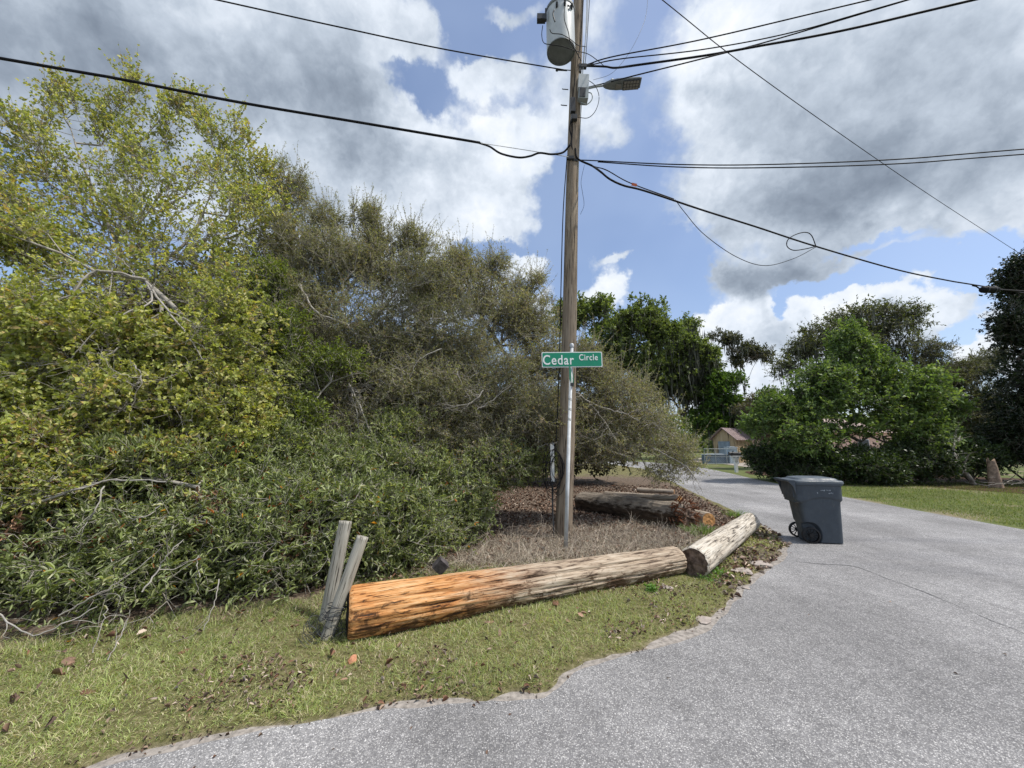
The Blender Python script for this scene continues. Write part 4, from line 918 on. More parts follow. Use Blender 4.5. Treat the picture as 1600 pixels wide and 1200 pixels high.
# ------------------------------------------------------------------ mailbox, shed, fence, house
mb0 = G(1151, 738, 0); M_WPAINT = plain('white_paint', (.72, .74, .75), .55, .06, 5)
mbx = empty('mailbox', mb0, 'black mailbox on a white bracketed post beside the road', 'mailbox')
MB().box((0, 0, .45), (.14, .14, .95)).box((0, 0, .75), (.20, .18, .18), taper=1.3).obj('post', M_WPAINT, mbx)
MB().box((-.13, 0, .80), (.08, .10, .38), Matrix.Rotation(math.radians(-32), 3, 'Y')).box((.14, 0, .80), (.08, .10, .38), Matrix.Rotation(math.radians(32), 3, 'Y')).obj('bracket', M_WPAINT, mbx)
MB().box((.10, 0, .93), (.62, .22, .05)).obj('shelf', M_WPAINT, mbx)
bx = MB(); n = 14; pr = [(math.cos(math.pi*k_/(n-1))*.10, .07+math.sin(math.pi*k_/(n-1))*.10) for k_ in range(n)]+[(-.10, -.04), (.10, -.04)]
k2 = len(pr); v_ = [(-.36, y, 1.01+z) for y, z in pr]+[(.32, y, .99+z) for y, z in pr]; bx.add(v_, [tuple(range(k2)), tuple(range(k2, 2*k2))[::-1]]+[(i, (i+1) % k2, k2+(i+1) % k2, k2+i) for i in range(k2)]); bx.obj('box', M_DARKM, mbx)
MB().box((-.2, -.11, 1.16), (.02, .01, .16)).box((-.16, -.11, 1.22), (.09, .01, .05)).obj('flag', M_DARKM, mbx)

SHY = 34.0; s0 = G(1152, 722, 0); s0 = np.array([P(1152, 722, SHY)[0], SHY, 0])
M_PLANK = wood_mat('tan_plank', [(.38, (.27, .20, .12)), (.55, (.40, .31, .19)), (.72, (.50, .41, .28))], 2, fine=8).mat
shed = empty('shed', s0, 'small tan plank shed with a ribbed reddish metal roof beyond the driveway', 'shed', rot=(0, 0, math.radians(-54)))
W_, D_, EH, RH = 1.95, 3.2, 2.15, 3.0
vs = [(-W_, 0, 0), (0, 0, 0), (0, D_, 0), (-W_, D_, 0), (-W_, 0, EH), (0, 0, EH), (0, D_, EH), (-W_, D_, EH), (-W_/2, 0, RH), (-W_/2, D_, RH)]
MB().add(vs, [(0, 1, 5, 8, 4), (1, 2, 6, 5), (2, 3, 7, 9, 6), (3, 0, 4, 7)]).obj('wall', M_PLANK, shed)
t = base_mat('reddish_metal_roof', .45, .4); sx = t.node('ShaderNodeSeparateXYZ'); t.put(sx.inputs[0], t.obj); t.put(t.b.inputs['Base Color'], t.mix(t.rng(t.noise(t.obj, 3, 4), .3, .7), (.20, .145, .14), (.31, .235, .225))); M_ROOF = t.mat
r_ = MB(); 
for sx_ in (-1, 1):
    e_ = np.array([-W_/2+sx_*(W_/2+.25), 0, EH-.18]); p_ = np.array([-W_/2, 0, RH+.04]); th3 = .04
    a1, a2, a3, a4 = p_+[0, -.3, 0], p_+[0, D_+.3, 0], e_+[0, D_+.3, 0], e_+[0, -.3, 0]; up_ = np.array([0, 0, th3]); r_.add([a1, a2, a3, a4, a1+up_, a2+up_, a3+up_, a4+up_], [(0, 1, 2, 3), (7, 6, 5, 4), (0, 4, 5, 1), (1, 5, 6, 2), (2, 6, 7, 3), (3, 7, 4, 0)])
    for k_ in range(11):
        y_ = -.3+(D_+.6)*k_/10; r_.tube([p_+[0, y_, .055], e_+[0, y_, .055]], .025, 4)
r_.obj('roof', M_ROOF, shed)
d = MB(); d.box((-W_/2, -.03, .95), (1.0, .05, 1.85)).obj('door', plain('shed_door_blue_grey', (.22, .28, .33), .6, .2, 3), shed)
b_ = MB()
for k_ in range(13): b_.box((.02, .15+k_*.28, EH/2-.1), (.03, .04, EH-.2))
b_.box((.03, D_/2, EH-.12), (.04, D_, .12)).obj('batten', M_PLANK, shed)
# low tan board fence running right from the shed
fb = empty('board_fence', np.array([P(1166, 722, 33)[0], 33, 0]), 'low tan board fence to the right of the plank shed', 'fence'); m = MB()
for k_ in range(34): m.box((k_*.155, rnd(-.01, .01), .58+rnd(-.02, .02)), (.145, .025, 1.18))
m.obj('boards', M_PLANK, fb); MB().box((2.6, .05, .35), (5.3, .05, .09)).box((2.6, .05, .95), (5.3, .05, .09)).obj('rail', M_PLANK, fb)
# chain link pen in front of the shed
cf = empty('chain_link_pen', np.array([P(1101, 716, 31.5)[0], 31.5, 0]), 'silver chain link pen in front of the plank shed', 'fence'); Lf = 2.65; hf = 1.25
for k_ in range(4): MB().tube([(Lf*k_/3, 0, 0), (Lf*k_/3, 0, hf+.03)], .025, 6).obj('post', M_LGREY, cf)
MB().tube([(0, 0, hf), (Lf, 0, hf)], .025, 6).tube([(0, 0, .62), (Lf, 0, .62)], .015, 6).tube([(0, 0, .08), (Lf, 0, .08)], .02, 6).obj('rail', M_LGREY, cf)
m = MB()
for k_ in range(-8, 18):
    for s_ in (-1, 1):
        x0 = k_*.15; pts_ = [(x0, .01, .08), (x0+hf*s_*.9, .01, hf)]
        p_, q_ = np.array(pts_[0]), np.array(pts_[1]); ts = [tt for tt in np.linspace(0, 1, 30) if 0 <= (p_+(q_-p_)*tt)[0] <= Lf]
        if len(ts) > 1: m.tube([p_+(q_-p_)*ts[0], p_+(q_-p_)*ts[-1]], .004, 3)
m.obj('mesh', M_LGREY, cf)
# clutter in the pen
def crate_thing(name, label, cat, x, y, Y, dims, mat):
    c_ = P(x, y, Y); root = empty(name, (c_[0], Y, 0), label, cat); w2, d2, h2 = dims
    MB().box((0, 0, h2/2), (w2, d2, h2), taper=.94).obj('tub', mat, root); MB().box((0, 0, h2+.02), (w2*1.04, d2*1.04, .05)).box((0, 0, h2+.06), (w2*.6, d2*.6, .05)).obj('cover', plain(name+'_cover', (.45, .50, .54), .4, .1, 5), root)
crate_thing('storage_bin', 'dull blue storage bin behind the chain link pen', 'bin', 1117, 715, 33, (1.9, .9, .75), plain('faded_blue', (.11, .15, .20), .6, .2, 4))
crate_thing('water_tank', 'pale blue tank against the shed front behind the pen', 'tank', 1143, 715, 32.8, (.7, .8, 1.35), plain('pale_blue', (.30, .38, .44), .5, .15, 4))
# pale salmon house glimpsed through the trees
hs = P(1300, 715, 47); house = empty('house', (hs[0], 47, 0), 'pale salmon house half hidden behind the bright green tree', 'house')
M_STUC = plain('salmon_stucco', (.62, .44, .36), .9, .05, 4); M_SHING = plain('shingle', (.42, .33, .29), .9, .2, 6); M_GLASS = plain('window_glass', (.03, .04, .05), .1, .1, 3, .6)
MB().box((0, 3.5, 1.5), (15, 7, 3.0)).obj('wall', M_STUC, house)
MB().add([(-8, -.6, 3), (8, -.6, 3), (8, 7.6, 3), (-8, 7.6, 3), (-5, 3.5, 4.9), (5, 3.5, 4.9)], [(0, 1, 5, 4), (1, 2, 5), (2, 3, 4, 5), (3, 0, 4), (3, 2, 1, 0)]).obj('roof', M_SHING, house)
for x_ in (-5, -1.5, 4):
    fr = MB().box((x_, -.02, 1.6), (1.4, .06, 1.2)).obj('window', M_WPAINT, house); MB().box((x_, -.06, 1.6), (1.25, .03, 1.05)).obj('pane', M_GLASS, fr)

# ------------------------------------------------------------------ left thicket
YG = [(.42, .43, .13), (.33, .37, .11), (.53, .51, .22), (.26, .30, .09), (.44, .34, .15)]; YGW = [4, 4, 2.5, 3, .8]
OL = [(.235, .245, .125), (.31, .305, .19), (.18, .20, .09), (.28, .22, .16), (.40, .385, .28)]; OLW = [4, 3, 3, 1.8, 1]
LA = [(.21, .255, .095), (.28, .33, .13), (.35, .385, .20), (.15, .185, .07), (.43, .43, .29), (.62, .30, .03), (.34, .12, .04)]; LAW = [4, 4, 2.2, 3, .7, .07, .10]
def limb(mb, pts, r0, r1, nside=5, sub=1, L=.6, wob=.03):
    """a bent bare branch with forking side shoots"""
    pp = smooth_path(pts, 6); pp[1:-1] += rs.normal(size=(len(pp)-2, 3))*wob*.4; n = len(pp); mb.tube(pp, np.linspace(r0, r1, n), 6 if r0 > .01 else 4, False)
    for k_ in range(nside):
        i = rs.randint(1, n-1); t_ = unit(pp[min(i+1, n-1)]-pp[i-1]); d_ = unit(t_+rs.normal(size=3)*.8); l_ = L*rnd(.5, 1.2); q_ = [pp[i]]
        for j in range(4): d_ = unit(d_+rs.normal(size=3)*.28+np.array([0, 0, .03])); q_.append(q_[-1]+d_*l_/4)
        rr0 = (r0+(r1-r0)*i/n)*.55
        if sub > 0: limb(mb, q_, rr0, max(rr0*.3, .0018), 3, sub-1, L*.55, wob)
        else: mb.tube(smooth_path(q_, 3), np.linspace(rr0, max(rr0*.3, .0015), 13), 4, False)
def limb_part(root, name, specs, mat, **kw):
    for pts, r0, r1 in specs:
        mb = MB(); limb(mb, [P(*p) for p in pts], r0, r1, **kw); mb.v = [tuple(np.array(q_)-np.array(root.location)) for q_ in mb.v]; mb.obj(name, mat, root, True)

yt = (-6.2, 6.9, .15)
shoots = [(30, 200, 5.8, 24, 60), (62, 170, 6.2, 22, 60), (110, 150, 6.6, 24, 65), (150, 175, 6.8, 22, 70), (185, 130, 7.0, 16, 45), (215, 125, 7.0, 13, 42), (205, 190, 6.8, 26, 60), (255, 180, 7.1, 24, 60), (282, 130, 7.3, 20, 42), (300, 170, 7.3, 24, 50), (345, 190, 7.4, 22, 45), (375, 190, 7.5, 14, 34), (385, 240, 7.4, 24, 50), (408, 250, 7.5, 20, 46), (5, 270, 5.3, 30, 60), (330, 250, 7.2, 30, 50), (395, 290, 7.3, 26, 40)]
ells = clumps([pe(x, y+30, Y, rx, ry*.9, .35, 3.4) for x, y, Y, rx, ry in shoots], 5, .42, .9)
ells += clumps([pe(90, 270, 6.2, 90, 45, .7), pe(200, 280, 6.6, 110, 60, .7), pe(320, 300, 7.0, 90, 55, .7), pe(70, 350, 5.8, 90, 60, .8), pe(230, 370, 6.2, 130, 60, .8), pe(360, 380, 6.8, 70, 60, .7), pe(110, 440, 5.4, 120, 60, .8, .8), pe(330, 460, 6.2, 90, 60, .8, .8), pe(410, 350, 7.0, 40, 60, .6), pe(400, 440, 6.8, 50, 60, .6)], 8, .36, 1.1)
ells += [pe(200, 330, 6.6, 190, 90, 1.0, 1.3), pe(240, 440, 6.2, 190, 60, .9, 1.2)]
plant('yellow_green_tree', yt, 'tall young tree with sparse yellow green leaves crossed by the thick left cable', 'tree', ells, 1500,
      [trunkpl([yt, P(215, 560, 6.8), P(195, 440, 6.7), P(188, 350, 6.7), P(205, 290, 6.8), P(285, 215, 7.0)]), trunkpl([P(192, 400, 6.7), P(160, 330, 6.6), P(130, 260, 6.5), P(110, 200, 6.6)], 5), trunkpl([P(200, 440, 6.7), P(290, 380, 6.9), P(330, 300, 7.1), P(350, 230, 7.3)], 5), trunkpl([P(195, 440, 6.7), P(90, 380, 6.2), P(55, 280, 6.1)], 5)],
      dict(ntw=4, ltw=.32, nleaf=5, L=.046, Wd=.037, pal=YG, palw=YGW, up=.55, droop=.1, clump=.5, spread=.7, along=(.5, 1.08), six=True), bark=M_TWIG, r_tip=.0035, rmax=.09, step=.3, jit=.18, shell=.5, sprig=(260, .62, 16, .048, .038))
yb = (-4.9, 5.9, .12)
ells = [pe(60, 480, 4.9, 80, 60, .6), pe(160, 520, 4.9, 90, 50, .6), pe(40, 580, 4.6, 70, 50, .5), pe(280, 560, 5.2, 90, 60, .6), pe(370, 520, 5.6, 60, 90, .6), pe(200, 620, 4.8, 120, 40, .5), pe(330, 660, 5.2, 90, 50, .5), pe(60, 680, 4.5, 90, 50, .5), pe(390, 620, 5.6, 50, 60, .6), pe(200, 700, 4.8, 100, 30, .4, .7), pe(30, 370, 5.0, 60, 50, .6)]
ells = blend(ells, 8, .34, .30)
r0, *_ = plant('yellow_green_shrub', yb, 'spreading yellow green shrub with tangled pale bare branches below the tall young tree', 'shrub', ells, 1750,
      [trunkpl([yb, P(225, 560, 5.7), P(228, 440, 5.6)]), trunkpl([P(228, 440, 5.6), P(150, 425, 5.2), P(100, 475, 5.0), P(45, 520, 4.8)], 5), trunkpl([P(228, 440, 5.6), P(290, 500, 5.4), P(325, 570, 5.3)], 5)],
      dict(ntw=4, ltw=.26, nleaf=8, L=.048, Wd=.036, pal=YG, palw=[3.4, 4, 1.8, 4.2, .9], up=.1, droop=.1, clump=.5, spread=.9, along=(.4, 1.08), six=True), bark=M_TWIG, r_tip=.003, rmax=.07, step=.25, jit=.25, shell=.35)
limb_part(r0, 'bare_branch', [([(228, 437, 5.2), (180, 425, 5.0), (140, 428, 4.9), (110, 460, 4.8), (60, 482, 4.7), (42, 518, 4.6), (46, 545, 4.6)], .017, .006),
    ([(60, 482, 4.7), (30, 492, 4.6), (-20, 487, 4.5)], .012, .006), ([(228, 440, 5.2), (235, 470, 5.0), (185, 495, 4.7), (155, 510, 4.6), (110, 560, 4.5), (60, 572, 4.4)], .014, .004),
    ([(228, 440, 5.2), (262, 485, 5.0), (290, 520, 4.9), (318, 565, 4.9)], .016, .005), ([(262, 485, 5.0), (300, 505, 4.9), (308, 520, 4.9)], .009, .004), ([(175, 420, 5.0), (172, 470, 4.9)], .01, .005),
    ([(190, 540, 4.8), (150, 570, 4.6), (120, 605, 4.5), (85, 640, 4.4)], .012, .003), ([(205, 565, 4.7), (222, 590, 4.6), (206, 640, 4.6), (235, 670, 4.6)], .010, .003), ([(278, 560, 4.9), (268, 610, 4.8), (300, 700, 4.8)], .010, .003), ([(60, 645, 4.3), (130, 628, 4.4), (170, 618, 4.4)], .008, .003), ([(330, 600, 5.0), (300, 640, 4.9), (310, 690, 4.8)], .008, .003)],
    M_PALE, nside=5, sub=1, L=.5, wob=.02)

gb_ = (-3.0, 8.4, .15)
ells = [pe(440, 300, 8.0, 13, 60, .3, 2), pe(470, 300, 8.0, 12, 40, .3, 1.5), pe(500, 350, 8.0, 40, 26, .5, 1.6), pe(578, 345, 8.2, 13, 28, .3, 2), pe(585, 375, 8.2, 28, 30, .4, 1.8), pe(640, 385, 8.4, 35, 26, .5, 1.3), pe(450, 400, 7.6, 60, 60, .8), pe(540, 420, 7.8, 80, 60, .8), pe(640, 450, 8.0, 80, 50, .8),
        pe(470, 500, 7.2, 80, 70, .7), pe(580, 510, 7.3, 100, 60, .7), pe(690, 520, 7.6, 80, 60, .7), pe(430, 500, 7.0, 60, 80, .7), pe(560, 660, 6.7, 70, 40, .5, .9), pe(650, 690, 6.7, 60, 40, .5, .9), pe(480, 600, 6.9, 80, 50, .6, .8), pe(620, 590, 6.9, 90, 50, .6, .9), pe(700, 620, 6.9, 80, 60, .5, .9)]
ells = blend(ells+[pe(440, 380, 7.9, 50, 50, .6), pe(520, 400, 8, 70, 40, .6), pe(610, 420, 8.2, 70, 36, .6)], 6, .40, 1.3)+[pe(x, y+14+rnd(-6, 10), 8.1, 6, rnd(18, 34), .16, 1.6) for x, y in ((432, 262), (455, 290), (478, 305), (503, 322), (528, 330), (552, 335), (575, 330), (588, 345), (610, 352), (634, 360), (655, 368), (676, 376))]
r1, *_ = plant('grey_oak', gb_, 'dense scrubby oak with tiny grey olive leaves and a spiky outline, left of the pole', 'tree', ells, 6200,
      [trunkpl([gb_, P(440, 690, 7.8), P(500, 620, 7.7), P(530, 560, 7.7)]), trunkpl([P(530, 560, 7.7), P(490, 470, 7.6), P(470, 390, 7.8), P(440, 330, 8)], 5), trunkpl([P(530, 560, 7.7), P(600, 480, 7.8), P(640, 430, 8)], 5), trunkpl([P(500, 620, 7.7), P(620, 590, 7.4), P(700, 560, 7.4)], 5)],
      dict(ntw=4, ltw=.24, nleaf=9, L=.040, Wd=.013, pal=OL, palw=OLW, up=.25, clump=.3, spread=.85, r_tw=.0022), bark=M_TWIG, r_tip=.003, rmax=.10, step=.3, jit=.3, shell=.45, sprig=(420, .60, 18, .040, .013))
limb_part(r1, 'bare_branch', [([(470, 445, 7.0), (478, 465, 6.9), (500, 492, 6.8), (540, 505, 6.8), (548, 518, 6.8)], .024, .010), ([(620, 470, 7.2), (622, 480, 7.1), (640, 490, 7.0)], .01, .004), ([(545, 600, 6.6), (565, 640, 6.4), (585, 690, 6.3), (600, 712, 6.3)], .016, .005), ([(548, 605, 6.6), (560, 660, 6.4), (562, 690, 6.3)], .010, .004), ([(500, 720, 6.5), (518, 680, 6.6), (560, 620, 6.8), (540, 600, 6.8)], .035, .015),
    ([(690, 545, 6.8), (655, 562, 6.7), (640, 590, 6.6)], .011, .004), ([(755, 610, 6.5), (735, 630, 6.4), (695, 638, 6.4)], .012, .004), ([(440, 620, 6.6), (480, 640, 6.5), (530, 590, 6.7)], .010, .003), ([(600, 690, 6.2), (640, 700, 6.2), (690, 720, 6.2)], .008, .003), ([(712, 575, 6.8), (722, 600, 6.7), (735, 625, 6.6)], .012, .005)], M_PALE, nside=5, sub=1, L=.45, wob=.02)
gb2 = (-.6, 9.0, .15)
ells = [pe(720, 410, 8.6, 26, 26, .4, 1.4), pe(770, 420, 8.8, 30, 28, .4, 1.2), pe(810, 450, 8.8, 35, 18, .4, 1.2), pe(838, 440, 8.8, 16, 10, .3, 1.5), pe(700, 460, 8.4, 60, 50, .7), pe(790, 510, 8.6, 60, 50, .7), pe(850, 560, 8.4, 50, 60, .7), pe(790, 600, 7.6, 90, 60, .7), pe(860, 660, 7.2, 60, 50, .5), pe(740, 680, 6.9, 60, 36, .4, 1), pe(760, 720, 6.8, 60, 30, .4), pe(820, 640, 7.2, 80, 60, .6), pe(700, 560, 7.6, 70, 60, .6), pe(840, 500, 8.6, 36, 40, .5),
        pe(930, 600, 8.0, 60, 45, .7), pe(960, 640, 7.8, 70, 50, .6), pe(1010, 660, 8.0, 55, 45, .6), pe(1050, 700, 8.2, 40, 22, .5, 1.1), pe(950, 700, 7.6, 70, 30, .5), pe(900, 570, 8.0, 60, 30, .6), pe(1000, 610, 8.2, 25, 20, .4), pe(1075, 728, 8.2, 24, 10, .3, 1.6), pe(1030, 735, 8.0, 30, 14, .3, .9), pe(880, 720, 7.6, 40, 14, .3, .6)]
ells = blend(ells+[pe(760, 470, 8.7, 80, 40, .6), pe(820, 500, 8.7, 40, 40, .5), pe(700, 430, 8.5, 60, 36, .5)], 6, .40, 1.4)+[pe(x, y+12+rnd(-6, 8), 8.7, 6, rnd(14, 28), .16, 1.5) for x, y in ((690, 380), (708, 386), (730, 394), (748, 396), (768, 402), (790, 412), (812, 424), (832, 432), (850, 440))]
r2, *_ = plant('grey_oak', gb2, 'sprawling grey olive oak whose boughs droop toward the road behind the pole', 'tree', ells, 6400,
      [trunkpl([gb2, P(770, 700, 8.8), P(760, 620, 8.6), P(780, 540, 8.6)]), trunkpl([P(760, 620, 8.6), P(860, 590, 8.2), P(930, 620, 8.0), P(1000, 670, 8.1), P(1060, 720, 8.2)], 6), trunkpl([P(770, 660, 8.7), P(860, 660, 7.9), P(950, 690, 7.8)], 5), trunkpl([P(780, 540, 8.6), P(740, 470, 8.6), P(725, 410, 8.6)], 5)],
      dict(ntw=4, ltw=.24, nleaf=9, L=.040, Wd=.013, pal=OL, palw=[3.2, 4, 2, 2.8, 1.6], up=.12, droop=.08, clump=.3, spread=.85, r_tw=.0022), bark=M_TWIG, r_tip=.003, rmax=.10, step=.3, jit=.3, shell=.45, sprig=(420, .60, 18, .040, .013))
limb_part(r2, 'bare_branch', [([(895, 610, 7.4), (925, 630, 7.3), (955, 640, 7.2), (980, 648, 7.2), (998, 657, 7.2)], .016, .006), ([(920, 628, 7.3), (945, 660, 7.2), (965, 690, 7.1)], .008, .003), ([(1005, 665, 7.4), (1025, 664, 7.4), (1055, 683, 7.4)], .008, .003), ([(840, 700, 6.9), (870, 690, 6.9), (900, 700, 6.9)], .010, .004), ([(1020, 700, 7.8), (1050, 716, 7.8), (1075, 732, 7.8), (1083, 748, 7.8)], .014, .012), ([(745, 640, 6.7), (770, 625, 6.6), (800, 600, 6.7)], .012, .004), ([(820, 480, 8.4), (850, 460, 8.4), (862, 455, 8.5)], .008, .003)], M_PALE, nside=5, sub=1, L=.5, wob=.02)

# glossy laurel-like shrubs in front
leafA = dict(six=True, ntw=3, ltw=.26, nleaf=9, L=.064, Wd=.016, pal=LA, palw=LAW, up=.12, clump=.25, spread=.95, along=(.2, 1.05), r_tw=.0026)
def shrub(name, base, label, ells, ntip, leaf=leafA, trunks=None, keep=None, **kw):
    b = np.array(base, float)
    ells = list(ells)+clumps(ells, 4, .45)
    trunks = trunks or [trunkpl([b, b+np.array([rnd(-.3, .3), rnd(-.2, .2), .35])], 3)]+[trunkpl([b+np.array([0, 0, .1]), b+np.array([rnd(-.8, .8), rnd(-.4, .1), rnd(.3, .8)])], 3) for _ in range(4)]
    return plant(name, base, label, 'shrub', ells, ntip, trunks, leaf, r_tip=.0028, rmax=.03, step=.2, jit=.3, alpha=.5, shell=.6, keep=keep, trunkname='stem', **kw)
kf = lambda T: T[:, 2] > .10
shrub('laurel_shrub', (-4.6, 4.9, .1), 'glossy dark green shrub with long narrow leaves at the lower left corner of the thicket', [(-4.9, 4.6, .45, 1.5, 1.1, .75), (-3.7, 4.25, .40, 1.0, .95, .70), (-5.9, 4.4, .45, 1.1, 1.1, .8), (-3.9, 4.6, .65, 1.2, .9, .7), (-5.0, 4.9, 1.0, .8, .6, .5), (-3.3, 5.0, .95, .6, .5, .5)], 3600, mat=M_LEAFD, bark=M_TWIG, keep=kf)
shrub('laurel_shrub', (-2.3, 5.0, .1), 'low green narrow leaved shrub sprawling behind the two leaning posts', [(-2.5, 4.75, .42, .95, .85, .66), (-1.75, 5.2, .45, .8, .75, .66), (-2.9, 4.9, .6, .9, .8, .72), (-1.3, 5.55, .45, .7, .6, .60), (-2.4, 5.3, .95, .7, .5, .5), (-3.1, 5.4, 1.05, .5, .5, .5)], 3200, mat=M_LEAFD, bark=M_TWIG, keep=kf)
shrub('laurel_shrub', (-1.9, 6.4, .1), 'taller mid green shrub rising between the laurel and the grey oak', [pe(430, 720, 5.7, 80, 60, .6), pe(520, 760, 5.7, 80, 60, .6), pe(600, 790, 5.9, 70, 50, .6), pe(660, 810, 5.9, 50, 40, .5), pe(700, 760, 6.3, 70, 40, .5), pe(400, 650, 6.0, 60, 40, .5), pe(770, 720, 6.8, 70, 28, .4), pe(600, 720, 6.1, 90, 30, .5), pe(735, 800, 6.3, 36, 36, .4), pe(300, 730, 5.3, 90, 40, .5), pe(150, 745, 4.9, 90, 36, .5)], 3600,
      leaf=dict(leafA, L=.058, Wd=.016, pal=LA[:5]+[(.5, .30, .05), (.30, .12, .05)], palw=[4, 4, 2.6, 3, 1.2, .05, .07], ltw=.24), mat=M_LEAFD, bark=M_TWIG, keep=kf)
shrub('bright_shoot_shrub', (-3.6, 6.4, .1), 'patch of brighter yellow green leaves between the yellow shrub and the grey oak', [pe(520, 570, 6.4, 50, 30, .4), pe(440, 540, 6.4, 50, 60, .4), pe(480, 650, 6.0, 30, 30, .3), pe(430, 450, 6.8, 30, 50, .4)], 700,
      leaf=dict(leafA, L=.045, Wd=.022, pal=[(.24, .29, .05), (.17, .22, .05), (.12, .16, .05)], palw=[2, 3, 2], ltw=.22), bark=M_TWIG)

shrub('green_shrub', (-1.6, 6.9, .1), 'loose mid green shrub climbing into the grey oak left of the pole', [pe(420, 640, 6.3, 50, 50, .5), pe(500, 700, 6.2, 70, 40, .5), pe(580, 740, 6.2, 60, 40, .5), pe(660, 740, 6.4, 60, 36, .5), pe(470, 590, 6.4, 50, 34, .4, .7), pe(620, 670, 6.5, 60, 30, .4, .7), pe(760, 745, 7.0, 60, 22, .4), pe(830, 728, 7.4, 50, 16, .4, .8)], 2300,
      leaf=dict(leafA, L=.052, Wd=.016, pal=LA[:5], palw=[3, 4, 3, 2, 1.2], ltw=.24, up=.3), bark=M_TWIG, keep=kf)
shrub('yellow_green_sprawl', (-4.2, 5.3, .1), 'straggly yellow olive sprays hanging down over the top of the laurel at far left', [pe(30, 740, 4.1, 60, 26, .3), pe(90, 770, 4.0, 50, 22, .3, .7), pe(180, 725, 4.5, 70, 24, .3), pe(290, 720, 4.8, 60, 26, .3), pe(350, 760, 4.9, 50, 30, .3, .6), pe(60, 690, 4.3, 70, 26, .4)], 800,
      leaf=dict(leafA, L=.045, Wd=.024, pal=YG+[(.22, .14, .08)], palw=[2, 3, 1, 4, 1.5, .8], ltw=.24, spread=1.1), bark=M_TWIG, keep=kf)
shrub('dead_spray', (-4.0, 4.6, .1), 'brown dead leafy sprays showing through gaps in the laurel', [pe(20, 835, 3.9, 30, 20, .25, .4), pe(455, 845, 4.55, 26, 34, .25), pe(330, 800, 4.4, 24, 16, .2, .5)], 110,
      leaf=dict(leafA, L=.05, Wd=.018, pal=[(.26, .15, .09), (.18, .10, .06), (.34, .23, .15)], palw=[3, 3, 1], ltw=.22), mat=M_DRY, bark=M_TWIG, keep=kf)
shrub('laurel_sprout', (-3.4, 4.5, .1), 'upright fresh shoots sticking out above the laurel mass', [pe(x, y, Y_, 10, 26, .12, 1) for x, y, Y_ in ((40, 735, 4.2), (110, 748, 4.2), (215, 728, 4.4), (262, 738, 4.5), (340, 735, 4.8), (395, 720, 5.1), (450, 705, 5.3), (505, 745, 5.3), (560, 760, 5.4), (615, 800, 5.6), (155, 735, 4.3))], 420,
      leaf=dict(leafA, L=.062, Wd=.016, up=.6, spread=.6), bark=M_TWIG, keep=kf)
# bleached broken branches lying over the shrubs
FB = [([(-30, 775, 3.9), (60, 778, 3.9), (110, 765, 3.95), (165, 752, 4.0), (200, 750, 4.0)], .011, .006, 'long bleached branch lying flat over the left laurel'),
      ([(50, 788, 3.8), (120, 765, 3.9), (180, 750, 4.0), (260, 753, 4.0)], .016, .008, 'pale branch above the crook of the forked one on the left laurel'),
      ([(163, 760, 3.8), (150, 795, 3.7), (132, 820, 3.7), (118, 845, 3.65)], .011, .005, 'bent white stick hanging down the middle of the left laurel'),
      ([(-20, 945, 3.1), (40, 990, 3.0), (75, 985, 3.0), (152, 948, 3.1)], .008, .005, 'white stick low at the bottom left of the laurel'),
      ([(92, 962, 3.15), (150, 930, 3.2), (200, 900, 3.3), (250, 858, 3.4)], .008, .004, 'straight pale stick slanting up through the lower laurel'),
      ([(222, 925, 3.3), (250, 885, 3.4), (262, 868, 3.4), (287, 843, 3.5)], .010, .005, 'kinked pale stick right of the straight slanting one'),
      ([(310, 868, 3.7), (308, 885, 3.7), (312, 902, 3.6)], .008, .005, 'short pale upright twig in the laurel centre'),
      ([(342, 905, 3.6), (335, 940, 3.5), (318, 985, 3.4)], .007, .004, 'thin pale stick hanging to the grass left of the posts'),
      ([(145, 1020, 3.05), (160, 975, 3.1), (167, 950, 3.15)], .006, .003, 'short thin stem leaning at the foot of the laurel'),
      ([(168, 1032, 3.0), (185, 1000, 3.1), (200, 965, 3.2)], .006, .003, 'longer thin stem standing free in front of the laurel'),
      ([(440, 800, 4.9), (500, 808, 4.9), (540, 812, 4.9), (580, 811, 4.9), (640, 812, 5.1)], .011, .004, 'bleached branch passing behind the tops of the leaning posts'),
      ([(400, 750, 5.2), (410, 755, 5.2), (428, 768, 5.2)], .010, .006, 'short white stick above the left leaning post'),
      ([(295, 705, 4.8), (340, 712, 4.8), (360, 735, 4.8), (372, 722, 4.8)], .010, .005, 'crooked pale twig on top of the laurel below the yellow shrub'),
      ([(250, 790, 4.0), (230, 806, 3.9), (200, 812, 3.9)], .009, .005, 'short grey stick in the laurel right of the bent white one'),
      ([(400, 845, 4.3), (375, 842, 4.3), (355, 832, 4.3)], .008, .004, 'small bleached stick at the laurel centre right')]
for pts, ra_, rb_, lab in FB:
    ra_ *= .8; rb_ *= .8; mb = MB(); limb(mb, [P(*p) for p in pts], ra_, rb_, 3, 0, .22, .012); o0 = P(*pts[0]); mb.v = [tuple(np.array(q_)-o0) for q_ in mb.v]
    o = mb.obj('broken_branch', M_PALE, None, True, label=lab, category='branch'); o.location = tuple(map(float, o0)); o['group'] = 'bleached broken branches on the shrubs'

